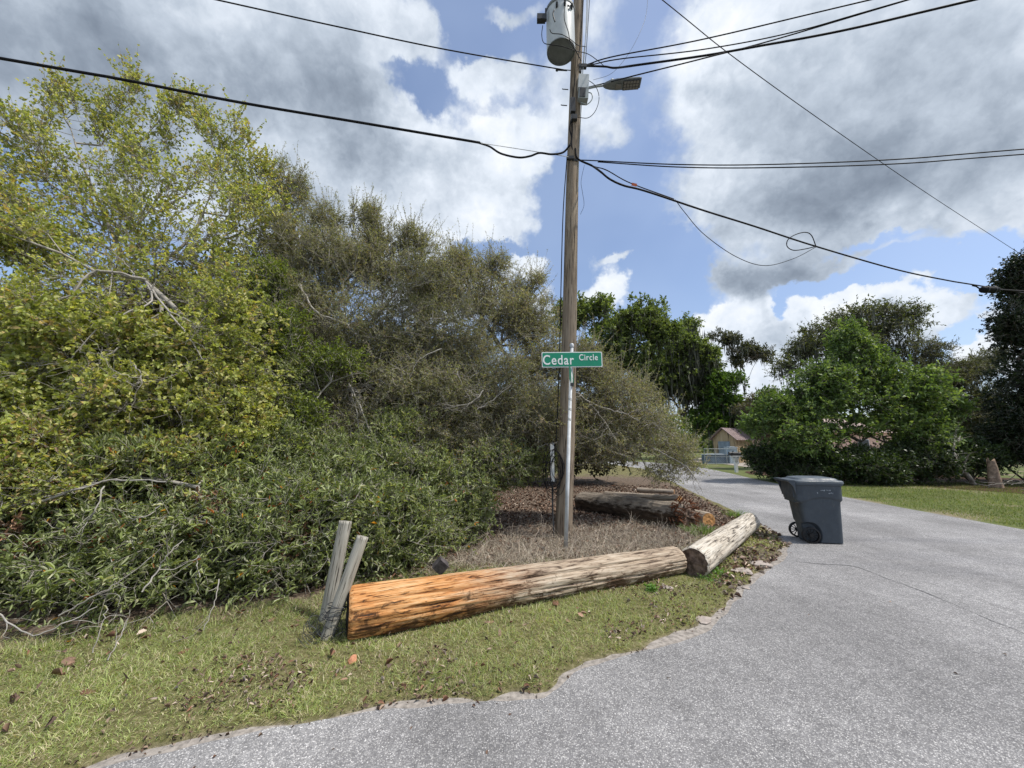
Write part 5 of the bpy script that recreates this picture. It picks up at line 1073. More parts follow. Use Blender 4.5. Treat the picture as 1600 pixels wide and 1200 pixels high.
# darker undergrowth deeper in, so that no open field shows through
DK = [(.06, .065, .035), (.09, .085, .05), (.04, .045, .025), (.12, .09, .065)]  # the thicket's inner shade is put into these dark leaf colours
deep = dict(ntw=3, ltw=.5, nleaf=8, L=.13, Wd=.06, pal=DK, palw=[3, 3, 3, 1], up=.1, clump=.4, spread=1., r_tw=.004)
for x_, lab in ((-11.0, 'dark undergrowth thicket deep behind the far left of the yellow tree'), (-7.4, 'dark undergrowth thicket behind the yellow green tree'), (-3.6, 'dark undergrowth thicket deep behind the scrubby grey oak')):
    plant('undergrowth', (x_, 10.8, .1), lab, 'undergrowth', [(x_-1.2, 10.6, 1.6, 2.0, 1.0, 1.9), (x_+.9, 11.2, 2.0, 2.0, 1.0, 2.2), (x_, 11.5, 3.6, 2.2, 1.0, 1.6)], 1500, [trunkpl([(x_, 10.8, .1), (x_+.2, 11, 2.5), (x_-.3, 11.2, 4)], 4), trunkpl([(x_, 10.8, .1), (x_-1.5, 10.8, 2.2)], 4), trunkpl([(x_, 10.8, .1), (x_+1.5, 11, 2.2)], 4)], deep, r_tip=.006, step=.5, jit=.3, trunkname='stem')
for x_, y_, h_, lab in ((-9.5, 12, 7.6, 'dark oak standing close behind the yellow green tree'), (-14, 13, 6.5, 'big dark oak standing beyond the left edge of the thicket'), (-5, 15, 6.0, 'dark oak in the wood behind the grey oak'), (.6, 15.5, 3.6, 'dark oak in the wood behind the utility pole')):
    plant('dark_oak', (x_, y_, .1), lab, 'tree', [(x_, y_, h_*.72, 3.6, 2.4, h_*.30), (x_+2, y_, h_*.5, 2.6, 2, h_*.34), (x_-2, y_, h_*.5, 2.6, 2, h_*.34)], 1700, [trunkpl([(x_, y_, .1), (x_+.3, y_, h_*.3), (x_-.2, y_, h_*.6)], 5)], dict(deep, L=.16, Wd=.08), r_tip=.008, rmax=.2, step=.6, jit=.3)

# ------------------------------------------------------------------ far trees, some hung with Spanish moss
GR = [(.13, .18, .062), (.18, .235, .085), (.095, .13, .05), (.23, .28, .11)]
MOSS = [(.11, .115, .09), (.16, .165, .13), (.08, .085, .065)]
def moss(root, tips, n, ln, wd_, name='hanging_moss'):
    b = np.array(root.location); i = rs.randint(0, len(tips), n); A = tips[i]+rs.normal(size=(n, 3))*.15; l_ = ln*(.2+1.3*rnd(0, 1, n)**2)*(.5+vnoise(tips[i]*.9)); D = unit(np.column_stack([rnd(-.12, .12, n), rnd(-.12, .12, n), -np.ones(n)]))
    col = np.array(MOSS)[rs.randint(0, 3, n)]*rnd(.8, 1.2, n)[:, None]
    g = [leaf_geo(A+rs.normal(size=(n, 3))*.05, D, l_, wd_*rnd(.6, 1.3, n), col, .35, .3) for _ in range(2)]
    v, f, c = merge(g); make_obj(name, v-b, f, M_DRY, root, col=c)
def far_tree(name, label, base, trunks, ells, ntip, L, Wd, pal=GR, palw=(3, 3, 3, 1), ntw=4, nleaf=9, ltw=.7, cat='tree', mossn=0, mossl=1.2, mossw=.1, rmax=.35, r_tip=.012, up=.1, step=.8, droop=0., spread=.9, clump=.6, shell=.45, bark=M_BARK, mat=M_LEAF, ck=8):
    ells = [tuple(e[:6])+((e[6] if len(e) > 6 else 1)*.5,) for e in ells]+clumps(ells, ck, .36)
    root, NPn, tips, dirs = plant(name, base, label, cat, ells, ntip, [trunkpl(t_, 5) for t_ in trunks], dict(ntw=ntw, ltw=ltw, nleaf=nleaf, L=L, Wd=Wd, pal=pal, palw=palw, up=up, droop=droop, clump=clump, spread=spread, r_tw=r_tip*.5), r_tip=r_tip, rmax=rmax, step=step, jit=.25, shell=shell, bark=bark, mat=mat)
    if mossn: moss(root, NPn[tips], mossn, mossl, mossw)
    return root
Y = 38.
far_tree('live_oak', 'large spreading live oak hung with grey moss, right behind the utility pole', (P(930, 700, Y)[0], Y, 0), [[(P(930, 700, Y)[0], Y, 0), P(940, 620, Y), P(930, 560, Y)], [P(940, 620, Y), P(985, 560, Y)], [P(940, 620, Y), P(900, 550, Y)]],
    [pe(905, 490, Y, 26, 24, 2.0), pe(935, 480, Y, 26, 16, 2), pe(880, 500, Y, 30, 26, 2.), pe(960, 520, Y, 45, 36, 3), pe(1000, 500, Y, 44, 30, 3), pe(985, 550, Y, 55, 36, 3), pe(930, 560, Y, 45, 30, 3), pe(1030, 530, Y, 24, 30, 2)], 1500, .24, .15, mossn=750, mossl=1.3, mossw=.10)
Y = 42.
far_tree('live_oak', 'dark live oak draped in long grey moss curtains beside the road bend', (P(1068, 720, Y)[0], Y, 0), [[(P(1068, 720, Y)[0], Y, 0), P(1068, 650, Y), P(1060, 590, Y)], [P(1068, 650, Y), P(1090, 590, Y)], [P(1068, 650, Y), P(1030, 590, Y)]],
    [pe(1060, 545, Y, 34, 30, 3), pe(1045, 580, Y, 45, 34, 3), pe(1088, 560, Y, 32, 28, 3), pe(1100, 590, Y, 28, 28, 2.4), pe(1075, 510, Y, 18, 14, 2), pe(1020, 600, Y, 40, 24, 3), pe(1085, 615, Y, 30, 16, 2.5)], 1500, .24, .15, palw=(3, 2.4, 3, 1.6), mossn=2000, mossl=2.5, mossw=.12)
Y = 46.
far_tree('moss_hung_tree', 'slender lone tree with a flat mossy crown standing against the white cloud', (P(1166, 700, Y)[0], Y, 0), [[(P(1166, 700, Y)[0], Y, 0), P(1167, 650, Y), P(1164, 610, Y), P(1163, 580, Y), P(1152, 555, Y)], [P(1164, 612, Y), P(1174, 580, Y), P(1186, 560, Y), P(1200, 553, Y)], [P(1163, 580, Y), P(1140, 540, Y), P(1125, 524, Y)]],
    [pe(1162, 548, Y, 24, 12, 2), pe(1186, 552, Y, 20, 9, 1.6), pe(1142, 530, Y, 16, 9, 1.5), pe(1122, 524, Y, 14, 6, 1.2), pe(1200, 558, Y, 10, 6, 1), pe(1152, 565, Y, 14, 9, 1)], 260, .24, .11, pal=[(.06, .07, .04), (.10, .10, .07), (.04, .05, .03)], palw=(3, 2, 2), ntw=3, mossn=420, mossl=1.2, mossw=.10, rmax=.42, ck=3)
far_tree('small_oak', 'small light green tree tucked under the mossy live oak crown', (P(1135, 700, 40)[0], 40, 0), [[(P(1135, 700, 40)[0], 40, 0), P(1135, 640, 40), P(1133, 610, 40)]], [pe(1136, 598, 40, 26, 14, 2), pe(1120, 615, 40, 18, 16, 1.6), pe(1140, 640, 40, 30, 24, 2.5), pe(1165, 660, 40, 30, 24, 2), pe(1110, 660, 40, 26, 26, 2)], 800, .26, .17, pal=[(.10, .18, .035), (.065, .12, .025), (.14, .21, .06)], palw=(3, 3, 1), mossn=350, mossl=1.6, mossw=.12)
far_tree('grey_shrub', 'grey brown leafless looking bush between the lone tree and the bright green tree', (P(1190, 720, 36)[0], 36, 0), [[(P(1190, 720, 36)[0], 36, 0), P(1190, 670, 36)]], [pe(1192, 628, 36, 20, 16, 1.5), pe(1180, 650, 36, 24, 20, 1.5), pe(1200, 670, 36, 24, 26, 1.5)], 600, .16, .07, pal=[(.10, .09, .065), (.15, .13, .10), (.08, .09, .05)], palw=(3, 2, 2), cat='shrub')
Y = 25.
far_tree('moss_hung_oak', 'high gnarled oak with a feathery mossy top rising behind the bright green tree', (P(1360, 735, Y)[0], Y, 0), [[(P(1360, 735, Y)[0], Y, 0), P(1350, 640, Y), P(1345, 570, Y), P(1370, 530, Y), P(1410, 515, Y), P(1428, 505, Y)], [P(1345, 580, Y), P(1300, 540, Y), P(1265, 530, Y)], [P(1348, 600, Y), P(1390, 560, Y), P(1405, 535, Y)], [P(1345, 570, Y), P(1340, 520, Y), P(1345, 495, Y)]],
    [pe(1285, 518, Y, 28, 14, 1.4), pe(1260, 545, Y, 28, 16, 1.4), pe(1330, 497, Y, 30, 12, 1.4), pe(1375, 488, Y, 34, 10, 1.4), pe(1415, 492, Y, 24, 9, 1.2), pe(1432, 505, Y, 10, 8, .8), pe(1380, 515, Y, 46, 22, 1.6), pe(1310, 540, Y, 50, 24, 1.6), pe(1400, 545, Y, 26, 18, 1.2), pe(1235, 575, Y, 24, 18, 1.2)], 1000, .14, .065, pal=[(.075, .10, .03), (.12, .14, .055), (.06, .07, .035), (.17, .18, .11)], palw=(3, 2, 3, 1), ntw=3, nleaf=8, mossn=1100, mossl=1.0, mossw=.06, rmax=.24, r_tip=.009)
far_tree('grey_oak', 'hazy grey olive oak with drooping moss, right of the gnarled high one', (P(1480, 740, 23)[0], 23, 0), [[(P(1480, 740, 23)[0], 23, 0), P(1470, 660, 23), P(1455, 590, 23)], [P(1470, 660, 23), P(1520, 590, 23)]],
    [pe(1450, 555, 23, 30, 22, 1.4), pe(1470, 590, 23, 46, 30, 1.6), pe(1520, 580, 23, 36, 18, 1.5), pe(1545, 560, 23, 24, 14, 1.2), pe(1440, 600, 23, 30, 34, 1.4), pe(1480, 640, 22, 70, 50, 1.6), pe(1540, 640, 22, 40, 50, 1.5)], 1900, .10, .042, pal=[(.085, .095, .05), (.13, .13, .085), (.06, .07, .04), (.10, .115, .05)], palw=(3, 2, 3, 2), ntw=4, nleaf=8, ltw=.5, mossn=900, mossl=.8, mossw=.05, rmax=.2, r_tip=.007)
Y = 16.8
BGc = [(.135, .21, .065), (.19, .275, .09), (.085, .135, .045), (.26, .34, .14)]
far_tree('bright_green_tree', 'broad fresh green tree leaning in the wind behind the trash cart', (P(1340, 755, Y)[0], Y, 0), [[(P(1340, 755, Y)[0], Y, 0), P(1345, 690, Y), P(1350, 620, Y), P(1335, 560, Y)], [P(1345, 690, Y), P(1260, 650, Y), P(1215, 640, Y)], [P(1345, 690, Y), P(1410, 650, Y), P(1450, 660, Y)], [P(1350, 620, Y), P(1400, 590, Y)]],
    [pe(1328, 540, Y, 24, 30, .8, 1.2), pe(1345, 580, Y, 55, 40, 1.2), pe(1300, 600, Y, 70, 38, 1.4), pe(1400, 595, Y, 55, 36, 1.3), pe(1415, 640, Y, 65, 50, 1.5), pe(1340, 625, Y, 80, 26, 1.6, .8), pe(1255, 640, Y, 55, 32, 1.3), pe(1215, 635, Y, 36, 26, 1.0), pe(1250, 685, Y, 70, 34, 1.3), pe(1440, 690, Y, 50, 36, 1.3), pe(1330, 672, Y, 44, 18, 1.0, .5), pe(1332, 525, Y, 9, 26, .4, 2.2), pe(1350, 548, Y, 14, 22, .5, 1.6), pe(1318, 548, Y, 12, 18, .5, 1.4), pe(1280, 590, Y, 14, 18, .5, 1.4), pe(1180, 660, Y, 20, 16, .6, 1.2), pe(1480, 640, Y, 24, 18, .7, 1.2)], 2300, .125, .070, pal=BGc, palw=(3.4, 3, 3, .8), ntw=4, nleaf=8, ltw=.45, rmax=.14, r_tip=.006, step=.5, droop=.05, ck=14)
# dark hedge of shrubs along the mulch bed
HD = [(.04, .07, .022), (.065, .105, .032), (.028, .045, .018), (.085, .12, .045)]
for k_, (x, w2, y, Yd, lab) in enumerate([(1215, 36, 722, 17.5, 'dark bush at the left end of the roadside hedge beside the drive'), (1285, 46, 728, 16.6, 'dark leafy bush under the left side of the bright green tree'), (1365, 50, 730, 16.0, 'dark leafy bush under the middle of the bright green tree'), (1440, 46, 725, 16.0, 'dark leafy bush under the right side of the bright green tree'), (1510, 44, 716, 16.4, 'dark bush with bare crooked stems left of the broken stump'), (1590, 50, 700, 17.0, 'dark bush behind the broken stump at the right edge')]):
    c_ = P(x, y, Yd); far_tree('dark_bush', lab, (c_[0], Yd, 0), [[(c_[0], Yd, 0), (c_[0]+.2, Yd, .7), (c_[0]-.1, Yd, 1.1)], [(c_[0], Yd, .1), (c_[0]+.8, Yd-.1, .9)], [(c_[0], Yd, .1), (c_[0]-.8, Yd+.1, .9)]], [pe(x, y+4, Yd, w2, 26, .8), pe(x-w2*.4, y-8, Yd+.3, w2*.8, 20, .8), pe(x+w2*.4, y-4, Yd+.2, w2*.8, 22, .8)], 900, .10, .055, pal=HD, palw=(3, 3, 3, 1), ntw=4, nleaf=8, ltw=.4, cat='shrub', rmax=.06, r_tip=.005, step=.4, mat=M_LEAFD)
mb = MB(); limb(mb, [P(1522, 757, 15.7), P(1505, 735, 15.6), P(1492, 718, 15.5), P(1490, 700, 15.5), P(1500, 682, 15.6)], .085, .03, 5, 1, .9, .05); o0 = P(1522, 757, 15.7); mb.v = [tuple(np.array(q_)-o0) for q_ in mb.v]
o = mb.obj('crooked_stem', M_TWIG, None, True, label='crooked pale brown stem bending up out of the dark bushes', category='stem'); o.location = tuple(map(float, o0))
Y = 16.
IV = [(.018, .032, .012), (.03, .05, .018), (.045, .065, .03), (.012, .02, .009)]
far_tree('vine_covered_tree', 'very dark tree smothered in vines at the right edge of the picture', (P(1625, 750, Y)[0], Y, 0), [[(P(1625, 750, Y)[0], Y, 0), P(1625, 600, Y), P(1625, 470, Y), P(1620, 420, Y)], [P(1625, 600, Y), P(1590, 560, Y)]],
    [pe(1620, 440, Y, 46, 40, 1.2), pe(1595, 425, Y, 26, 26, .8, 1.4), pe(1625, 520, Y, 56, 60, 1.4), pe(1620, 620, Y, 56, 70, 1.4), pe(1600, 690, Y, 44, 50, 1.2), pe(1580, 500, Y, 20, 40, .6), pe(1700, 480, Y, 60, 80, 2), pe(1690, 640, Y, 70, 90, 2)], 3600, .10, .06, pal=IV, palw=(3, 3, 1, 3), ntw=4, nleaf=8, ltw=.45, rmax=.2, r_tip=.006, step=.5, droop=.15, mat=M_LEAFD)
# broken stump and a heap of cut branches
sb = G(1556, 766, 0); sb = np.array([P(1556, 760, 14.8)[0], 14.8, 0]); M_STUMP = plain('stump_wood', (.27, .20, .15), .9, .4, 9, .1, 0, .8)
m = MB(); n = 20; vs = []
for z_ in np.linspace(0, 1, 10):
    a_ = np.arange(n)*2*np.pi/n; r_ = (.20-.07*z_)*(1+.3*(fbm(np.column_stack([np.cos(a_)*2, np.sin(a_)*2, np.full(n, z_*3)]), 3, 2)-.5)); vs.append(np.column_stack([r_*np.cos(a_)*(1-.35*z_), r_*np.sin(a_), z_*(.75+.45*fbm(np.column_stack([np.cos(a_)*3, np.sin(a_)*3, np.zeros(n)]), 2, 5))]))
m.add(np.vstack(vs), [(i*n+j, i*n+(j+1) % n, (i+1)*n+(j+1) % n, (i+1)*n+j) for i in range(9) for j in range(n)]+[tuple(range(9*n, 10*n))])
o = m.obj('broken_stump', M_STUMP, None, True, label='pale broken tree stump standing in front of the vine covered tree', category='stump'); o.location = tuple(map(float, sb))
m = MB(); bp = np.array([P(1600, 760, 14.6)[0], 14.6, 0])
for k_ in range(26):
    a = np.array([rnd(-.9, 1.6), rnd(-.5, .5), rnd(.03, .3)]); d_ = unit(np.array([rnd(-1, 1), rnd(-.5, .5), rnd(-.1, .7)])); limb(m, [a, a+d_*rnd(.3, .6), a+d_*rnd(.7, 1.2)+rs.normal(size=3)*.1], rnd(.008, .02), .004, 1, 0, .3, .02)
o = m.obj('brush_pile', M_TWIG, None, True, label='heap of pale cut branches at the right edge beside the broken stump', category='brush pile'); o.location = tuple(map(float, bp))
# the far wood that closes the horizon
n = 26000; xs = rnd(-150, 170, n); ys = rnd(72, 90, n); hh = 4.5+7*fbm(np.column_stack([xs*.06, np.zeros(n), np.zeros(n)]), 4, 9); zs = rnd(0, 1, n)**.8*hh
col = np.array(GR)[rs.randint(0, 4, n)]*rnd(.7, 1.2, n)[:, None]
v, f, c = leaf_geo(np.column_stack([xs, ys, zs]), unit(rs.normal(size=(n, 3))), rnd(.8, 1.8, n), rnd(.6, 1.1, n), col)
make_obj('far_wood', v, f, M_LEAF, None, col=c, kind='stuff', label='far belt of dark trees closing the horizon', category='wood')

# ------------------------------------------------------------------ ground cover
def scatter(n, x0, x1, y0, y1, keepf):
    xy = np.column_stack([rnd(x0, x1, n), rnd(y0, y1, n)])
    uu = rnd(0, 1, n); xy[:, 1] = y0*(y1/y0)**uu      # more of them close by
    sd = sdist(xy); bh = behind(xy); k_ = keepf(xy, sd, bh); xy = xy[k_]; return xy, sd[k_], bh[k_]
p3 = lambda xy, s_: np.column_stack([xy*s_, np.zeros(len(xy))])
def blades(xy, L, Wd, col, lean_, name, label, cat, mat=M_LEAF, z0=-.006):
    n = len(xy); z = hz(xy[:, 0], xy[:, 1])+z0; D = unit(np.column_stack([rs.normal(size=n)*lean_, rs.normal(size=n)*lean_, np.ones(n)])); Pb = np.column_stack([xy, z])
    S = unit(np.column_stack([rs.normal(size=n), rs.normal(size=n), np.zeros(n)])); L = np.broadcast_to(L, (n,))[:, None]; Wd = np.broadcast_to(Wd, (n,))[:, None]
    mid = Pb+D*L*.55; tip = Pb+D*L*.8+np.column_stack([D[:, 0], D[:, 1], -.15*np.ones(n)])*L*.45
    v = np.stack([Pb-S*Wd/2, Pb+S*Wd/2, mid+S*Wd*.42, mid-S*Wd*.42, tip], 1).reshape(-1, 3); b_ = np.arange(n)[:, None]*5
    f1 = b_+np.array([[0, 1, 2, 3]]); f2 = b_+np.array([[3, 2, 4]])
    return make_obj(name, v, [f1, f2], mat, None, col=np.repeat(col, 5, 0), kind='stuff', label=label, category=cat)
GP = np.array([(.27, .33, .11), (.21, .26, .09), (.37, .41, .18), (.48, .44, .30), (.38, .33, .22), (.15, .18, .08)])
def gcol(n, xy, dry=.5):
    g = fbm(p3(xy, 1.6), 3, 12)-.05*np.clip((-xy[:, 0]-.5)/2.5, 0, 1)+.02; pr = np.stack([.9+0*g, .8+0*g, .6*(g > .45)+.15, dry+1.6*np.clip(.52-g, 0, 1), dry*.8+1.2*np.clip(.5-g, 0, 1), .4+0*g], 1); pr /= pr.sum(1, keepdims=True)
    cdf = np.cumsum(pr, 1); ch = (rnd(0, 1, n)[:, None] > cdf).sum(1); return GP[np.clip(ch, 0, 5)]*(rnd(.95, 1.4, n)*(.8+.5*fbm(p3(xy, .8), 2, 44)))[:, None]
xy, sd, bh = scatter(620000, -7.5, 4.6, 1.35, 7.2, lambda xy, sd, bh: (sd > .02) & (bh < .25) & (rnd(0, 1, len(xy)) < np.clip(.6+1.6*(fbm(p3(xy, 2.3), 3, 5)-.38), .15, 1)*np.clip(sd/.10+.35, 0, 1)*np.clip(1.1-.9*np.exp(-(((xy[:, 0]-3.7)/.9)**2+((xy[:, 1]-5.6)/.8)**2)), .1, 1)))
n = len(xy); tall = np.clip(.5+1.3*(fbm(p3(xy, 3.1), 3, 6)-.35), .4, 1.35)
blades(xy, rnd(.035, .095, n)*tall*np.clip(.75+.12*xy[:, 1], 1, 1.5), rnd(.0025, .0050, n), gcol(n, xy), 1.05, 'grass', 'short patchy grass of the verge between the logs and the road', 'grass')
# taller weeds against the shrubs and log
xy, sd, bh = scatter(60000, -7, 4, 2.6, 6.5, lambda xy, sd, bh: (sd > .2) & (np.abs(bh+.02) < .16) & (rnd(0, 1, len(xy)) < 1.0*(fbm(p3(xy, 4), 3, 15) > .44)))
n = len(xy); blades(xy, rnd(.06, .15, n), rnd(.003, .005, n), gcol(n, xy, .6), .6, 'long_grass', 'longer grass along the foot of the logs and shrubs', 'grass')
# dead stalks behind the orange log
def ground_px(xy):
    y = np.maximum(xy[:, 1], .3); h_ = H-.08
    cz = y*CP-h_*SP*0-(h_*SP); cyy = -h_*CP-y*SP*1.0
    return 800+F*xy[:, 0]/(y*CP-h_*SP), 600-F*(-h_*CP-y*SP)/(y*CP-h_*SP)
xy, sd, bh = scatter(52000, -1.4, 3.6, 4.3, 8.0, lambda xy, sd, bh: (bh > -.05) & (sd > .3) & (xy[:, 0] > (xy[:, 1]-4.3)*.45-1.25) & (rnd(0, 1, len(xy)) < np.clip(1.25-(bh/1.9), .05, 1)*np.clip(1.4-.3*np.abs(xy[:, 0]-.3), .12, 1)))
n = len(xy); dc = np.array([(.47, .41, .31), (.34, .28, .21), (.58, .52, .42), (.22, .17, .13)])[rs.choice(4, n, p=[.35, .3, .2, .15])]*rnd(.8, 1.2, n)[:, None]
blades(xy, rnd(.08, .30, n), rnd(.002, .004, n), dc, 1.1, 'dry_stalks', 'dead straw coloured grass and stalks behind the orange log', 'dead grass', M_DRY)
m = MB()
for k_ in range(420):
    x_, y_ = rnd(-1.0, 2.6), rnd(4.7, 6.8)
    if y_ < 4.9+.25*x_: continue
    a = np.array([x_, y_, hz(x_, y_)[0]+rnd(0, .05)]); d_ = unit(np.array([rnd(-1, 1), rnd(-.6, .6), rnd(-.0, .9)])); q_ = [a]
    for j in range(5): d_ = unit(d_+rs.normal(size=3)*.22+np.array([0, 0, -.12])); q_.append(q_[-1]+d_*rnd(.05, .14))
    m.tube(smooth_path(q_, 3), np.linspace(.0035, .0015, 16), 3, False)
m.obj('dead_vines', plain('dead_vine', (.36, .30, .24), .9, .4, 20), None, kind='stuff', label='tangle of dead thin vines behind the orange log', category='vines')
# leaf litter
def litter(xy, L, name, label, pal, dz=.008, tilt=.35, wr_=.5):
    n = len(xy); z = hz(xy[:, 0], xy[:, 1])+dz+rnd(0, .012, n); z = np.maximum(z, .012); a_ = rnd(0, 2*np.pi, n); D = unit(np.column_stack([np.cos(a_), np.sin(a_), rs.normal(size=n)*tilt])); col = np.array(pal)[rs.randint(0, len(pal), n)]*rnd(.7, 1.25, n)[:, None]
    v, f, c = leaf_geo6(np.column_stack([xy, z]), D, L, L*wr_*rnd(.6, 1.1, n), col, .3, rnd(-.1, .5, n)); return make_obj(name, v, f, M_DRY, None, col=c, kind='stuff', label=label, category='leaf litter')
BR = [(.25, .17, .125), (.34, .25, .185), (.17, .11, .08), (.45, .37, .30), (.24, .13, .085), (.14, .10, .078)]
xy, sd, bh = scatter(34000, -3, 7.5, 4.3, 15, lambda xy, sd, bh: (bh > 0) & (sd > .1)); litter(xy, rnd(.03, .08, len(xy)), 'leaf_litter', 'brown fallen leaves covering the ground under the trees', BR)
xy, sd, bh = scatter(9000, 2.3, 5.0, 4.3, 8.5, lambda xy, sd, bh: (bh < .3) & (sd > -.02) & (rnd(0, 1, len(xy)) < np.clip(1.3*(fbm(p3(xy, 3), 3, 2)-.2), 0, 1))); litter(xy, rnd(.03, .085, len(xy)), 'leaf_litter', 'tan fallen leaves scattered at the road corner beside the bleached log', BR+[(.48, .38, .30), (.40, .30, .24)], tilt=.5)
xy, sd, bh = scatter(9000, -4.5, 3.6, 1.4, 6, lambda xy, sd, bh: (sd > -.05) & (sd < .22) & (rnd(0, 1, len(xy)) < .9*(fbm(p3(xy, 2.6), 2, 22) > .46))); litter(xy, rnd(.015, .05, len(xy)), 'leaf_litter', 'thin line of fallen leaves and bits along the asphalt edge', BR, tilt=.5)
xy, sd, bh = scatter(2600, -6.5, 3.4, 1.8, 5.2, lambda xy, sd, bh: (sd > .2) & (bh < 0) & (rnd(0, 1, len(xy)) < .22*(fbm(p3(xy, 1.7), 2, 32) > .47))); litter(xy, rnd(.03, .085, len(xy)), 'leaf_litter', 'few curled brown leaves lying on the grass of the verge', BR+[(.30, .19, .13)], dz=.03, tilt=.5)
xy, sd, bh = scatter(60000, -5, 4.6, 1.3, 7, lambda xy, sd, bh: (sd > -.10) & (sd < .16) & (rnd(0, 1, len(xy)) < np.exp(-((sd-.02)/.06)**2)*np.clip(2.2*(fbm(p3(xy, 2.1), 3, 72)-.25), .05, 1)))
litter(xy, rnd(.006, .028, len(xy)), 'edge_debris', 'crumbs of soil, seed and broken leaf gathered along the asphalt edge', [(.10, .065, .045), (.16, .11, .08), (.26, .19, .14), (.07, .05, .04)], dz=.004, tilt=.4)
xy, sd, bh = scatter(80000, -6.5, 4, 1.6, 6.2, lambda xy, sd, bh: (sd > .08) & (bh < .05) & (rnd(0, 1, len(xy)) < np.clip(5*(fbm(p3(xy, 2.0), 3, 92)-.53), .02, .5)))
litter(xy, rnd(.008, .045, len(xy)), 'leaf_litter', 'small brown crumbled leaves and thatch in patches through the verge grass', BR, dz=.02, tilt=.7, wr_=.35)
xy, sd, bh = scatter(5000, -5, 16, .8, 12, lambda xy, sd, bh: (sd < -.1) & (sd > -6) & (rnd(0, 1, len(xy)) < .02+.35*np.exp(sd/.35)) & (xy[:, 0] < 9.5))
litter(xy, rnd(.008, .03, len(xy)), 'road_grit', 'scattered leaf bits and grit lying on the asphalt', BR, dz=.0, tilt=.25)
# fallen bits lying singly: shard, stones, scrap, weeds
def rock(name, label, x, y, r, mat, sc=(1, .8, .4), seed=0, cat='stone', group=None, z=None):
    p = G(x, y, .02); z_ = max(hz(p[0], p[1])[0], .008) if z is None else z; mb = MB().sphere((0, 0, 0), r*.8, 16, sc); vv = np.array(mb.v); vv = vv*(1+1.3*(fbm(vv/r*1.6+seed*3.3, 3, seed)-.5)[:, None]); vv[:, 2] = np.maximum(vv[:, 2], -r*.15)
    o = make_obj(name, vv, mb.f, mat, None, smooth=False, label=label, category=cat); o.location = (float(p[0]), float(p[1]), float(z_)+.004); o.rotation_euler = (0, 0, seed*1.7)
    if group: o['group'] = group
M_STONE = plain('pale_concrete', (.36, .31, .275), .95, .2, 25, .1, 0, .5); M_TERRA = plain('terracotta', (.50, .24, .14), .9, .2, 30, .1, 0, .3); M_BARKB = plain('bark_bit', (.17, .09, .06), .95, .4, 30, .1, 0, .6)
rock('terracotta_shard', 'rounded terracotta coloured shard in the grass below the leaning posts', 551, 1035, .05, M_TERRA, (1.2, .8, .7), 1, 'shard')
rock('stone', 'small round grey stone in the grass in front of the orange log', 624, 1016, .025, M_STONE, (1, 1, .8), 2)
for k_, (x, y, r_, lab) in enumerate([(1186, 881, .17, 'largest flat pale broken slab at the asphalt edge near the bleached log'), (1160, 893, .15, 'second flat pale slab at the asphalt edge, nearer the camera'), (1174, 858, .07, 'white stone among leaves right of the bleached log'), (1156, 851, .045, 'small pink white stone beside the bleached log'), (1164, 917, .05, 'small pale slab bit at the asphalt edge below the slabs'), (1100, 966, .09, 'pale stone slab where the grass meets the asphalt below the second log'), (1040, 925, .08, 'grey flat stone in front of the long log right end')]):
    rock('stone', lab, x, y, r_, M_STONE, (1.2, .9, .16), k_+3, group='pale stones and slab pieces by the road edge')
for k_, (x, y, r_, lab) in enumerate([(105, 1045, .07, 'dark bark piece on the grass at lower left'), (290, 1026, .05, 'reddish bark chip on the grass left of the posts'), (383, 1038, .045, 'brown bark chip just left of the terracotta shard'), (425, 978, .045, 'brown chip at the edge of the laurel left of the posts'), (137, 1093, .05, 'flat grey brown chip in the grass near the bottom left'), (868, 952, .06, 'curled reddish bark piece below the long log'), (765, 980, .04, 'pale bark chip in the grass under the orange log'), (1081, 900, .05, 'red brown bark chunk under the near end of the bleached log')]):
    rock('bark_chip', lab, x, y, r_, M_BARKB if k_ % 3 else plain('bark_bit_pale', (.24, .15, .105), .95, .3, 30), (1.3, .6, .3), k_+20, 'bark chip', 'bark chips in the verge')
p = G(685, 912, .1); m = MB().box((0, 0, .06), (.13, .10, .13), Matrix.Rotation(math.radians(45), 3, 'Y') @ Matrix.Rotation(.3, 3, 'Z')).obj('wood_scrap', plain('dark_weathered_wood', (.085, .075, .075), .9, .4, 20), None, label='small dark square block poking up behind the orange log', category='wood scrap'); m.location = (float(p[0]), float(p[1])+.10, .20)
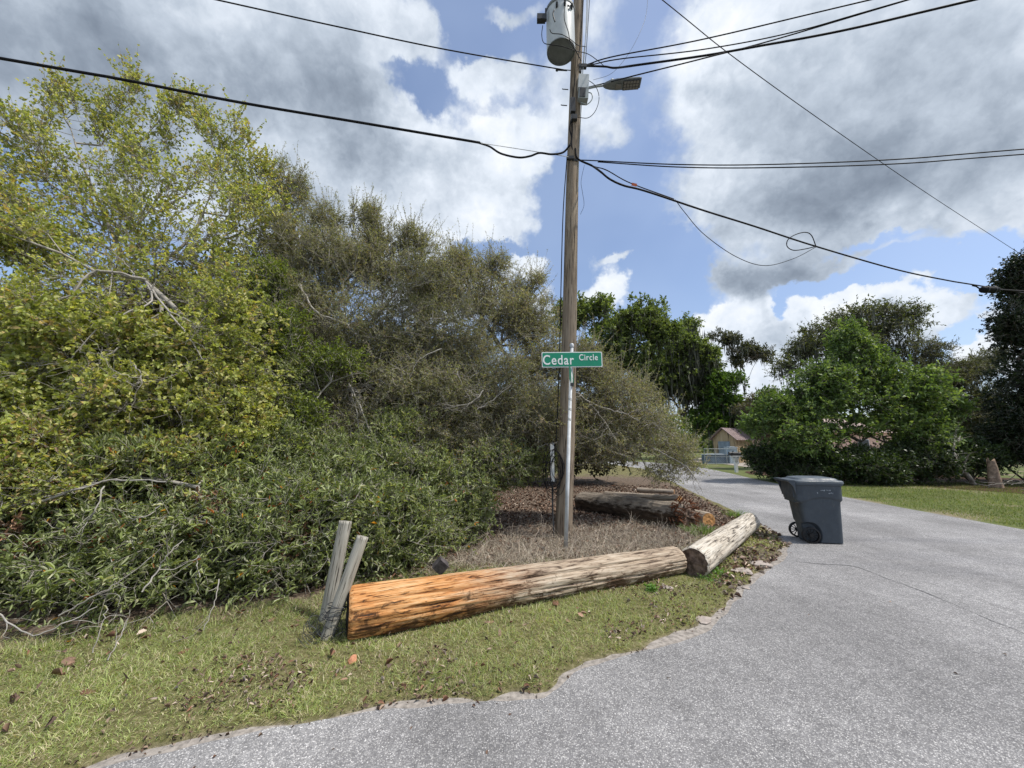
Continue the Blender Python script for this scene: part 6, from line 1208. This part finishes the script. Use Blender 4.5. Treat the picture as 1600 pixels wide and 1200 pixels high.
def clump(name, label, x, y, n, L, pal, spread, wd_=.006, lean_=.5, cat='weed', leafy=False, z=0.):
    p = G(x, y, .06); xy = np.array([p[0], p[1]])+np.clip(rs.normal(size=(n, 2)), -1.5, 1.5)*spread*.8; zz_ = hz(xy[:, 0], xy[:, 1]); col = np.array(pal)[rs.randint(0, len(pal), n)]*rnd(.8, 1.2, n)[:, None]
    if leafy: v, f, c = leaf_geo(np.column_stack([xy, zz_+rnd(.0, L*1.6, n)]), unit(np.column_stack([rs.normal(size=(n, 2)), rnd(-.2, .8, n)])), L*rnd(.5, 1.1, n), L*.6, col)
    else:
        D = unit(np.column_stack([(xy-p[:2])/spread*.35+rs.normal(size=(n, 2))*lean_*.4, np.ones(n)])); S = unit(np.cross(D, rs.normal(size=(n, 3)))); l_ = (L*rnd(.5, 1.1, n))[:, None]; b0 = np.column_stack([xy, zz_]); mid = b0+D*l_*.55; tip = mid+unit(D+np.column_stack([D[:, 0]*2.2, D[:, 1]*2.2, -.6*np.ones(n)]))*l_*.5
        v = np.stack([b0-S*wd_/2, b0+S*wd_/2, mid+S*wd_*.5, mid-S*wd_*.5, tip, tip+S*.0006], 1).reshape(-1, 3); b_ = np.arange(n)[:, None]*6; f = np.vstack([b_+np.array([[0, 1, 2, 3]]), b_+np.array([[3, 2, 5, 4]])]); c = np.repeat(col, 6, 0)
    o = make_obj(name, v-np.array([p[0], p[1], 0]), f, M_LEAF, None, col=c, label=label, category=cat); o.location = (float(p[0]), float(p[1]), 0)
WG = [(.13, .24, .05), (.20, .30, .08), (.09, .16, .04)]
clump('grass_clump', 'arching green grass clump against the decaying trunk', 1034, 815, 240, .42, [(.15, .24, .06), (.26, .34, .12), (.10, .16, .05)], .10)
clump('grass_clump', 'green grass clump in front of the round orange cut log end', 1100, 838, 300, .24, WG, .20)
clump('grass_clump', 'small green grass tuft at the road end of the bleached log', 1150, 806, 160, .22, WG, .16)
clump('leafy_weed', 'small bright green leafy weed in front of the long log right end', 1019, 925, 170, .035, [(.12, .24, .05), (.19, .33, .09)], .045, leafy=True)
clump('leafy_weed', 'low green weed at the gap between the two logs', 1118, 893, 160, .035, [(.10, .22, .04), (.16, .28, .07)], .10, leafy=True)
clump('leafy_weed', 'green weed patch under the near end of the bleached log', 1108, 905, 130, .03, [(.10, .20, .04), (.14, .26, .06)], .09, leafy=True)
# lawn blades on the far verge
n = 70000; xs = rnd(9.7, 22, n); u_ = rnd(0, 1, n); ys = 6.5*(17/6.5)**u_
k_ = (xs > np.interp(ys, [6.5, 7.3, 11.5, 14.5, 19], [9.8, 9.9, 10.3, 10.8, 11.7])); xs, ys = xs[k_], ys[k_]; n = len(xs); col = np.array([(.13, .19, .045), (.18, .24, .06), (.26, .25, .11), (.10, .14, .04)])[rs.randint(0, 4, n)]*(rnd(.8, 1.2, n)*(.6+.8*fbm(np.column_stack([xs, ys, 0*xs])*.9, 3, 3)))[:, None]
D = unit(np.column_stack([rs.normal(size=n)*.5, rs.normal(size=n)*.5, np.ones(n)])); v, f, c = leaf_geo(np.column_stack([xs, ys, np.full(n, -.003)]), D, rnd(.03, .08, n), .009, col)
make_obj('lawn_grass', v, f, M_LEAF, None, col=c, kind='stuff', label='mown green lawn across the road before the dark bushes', category='grass')
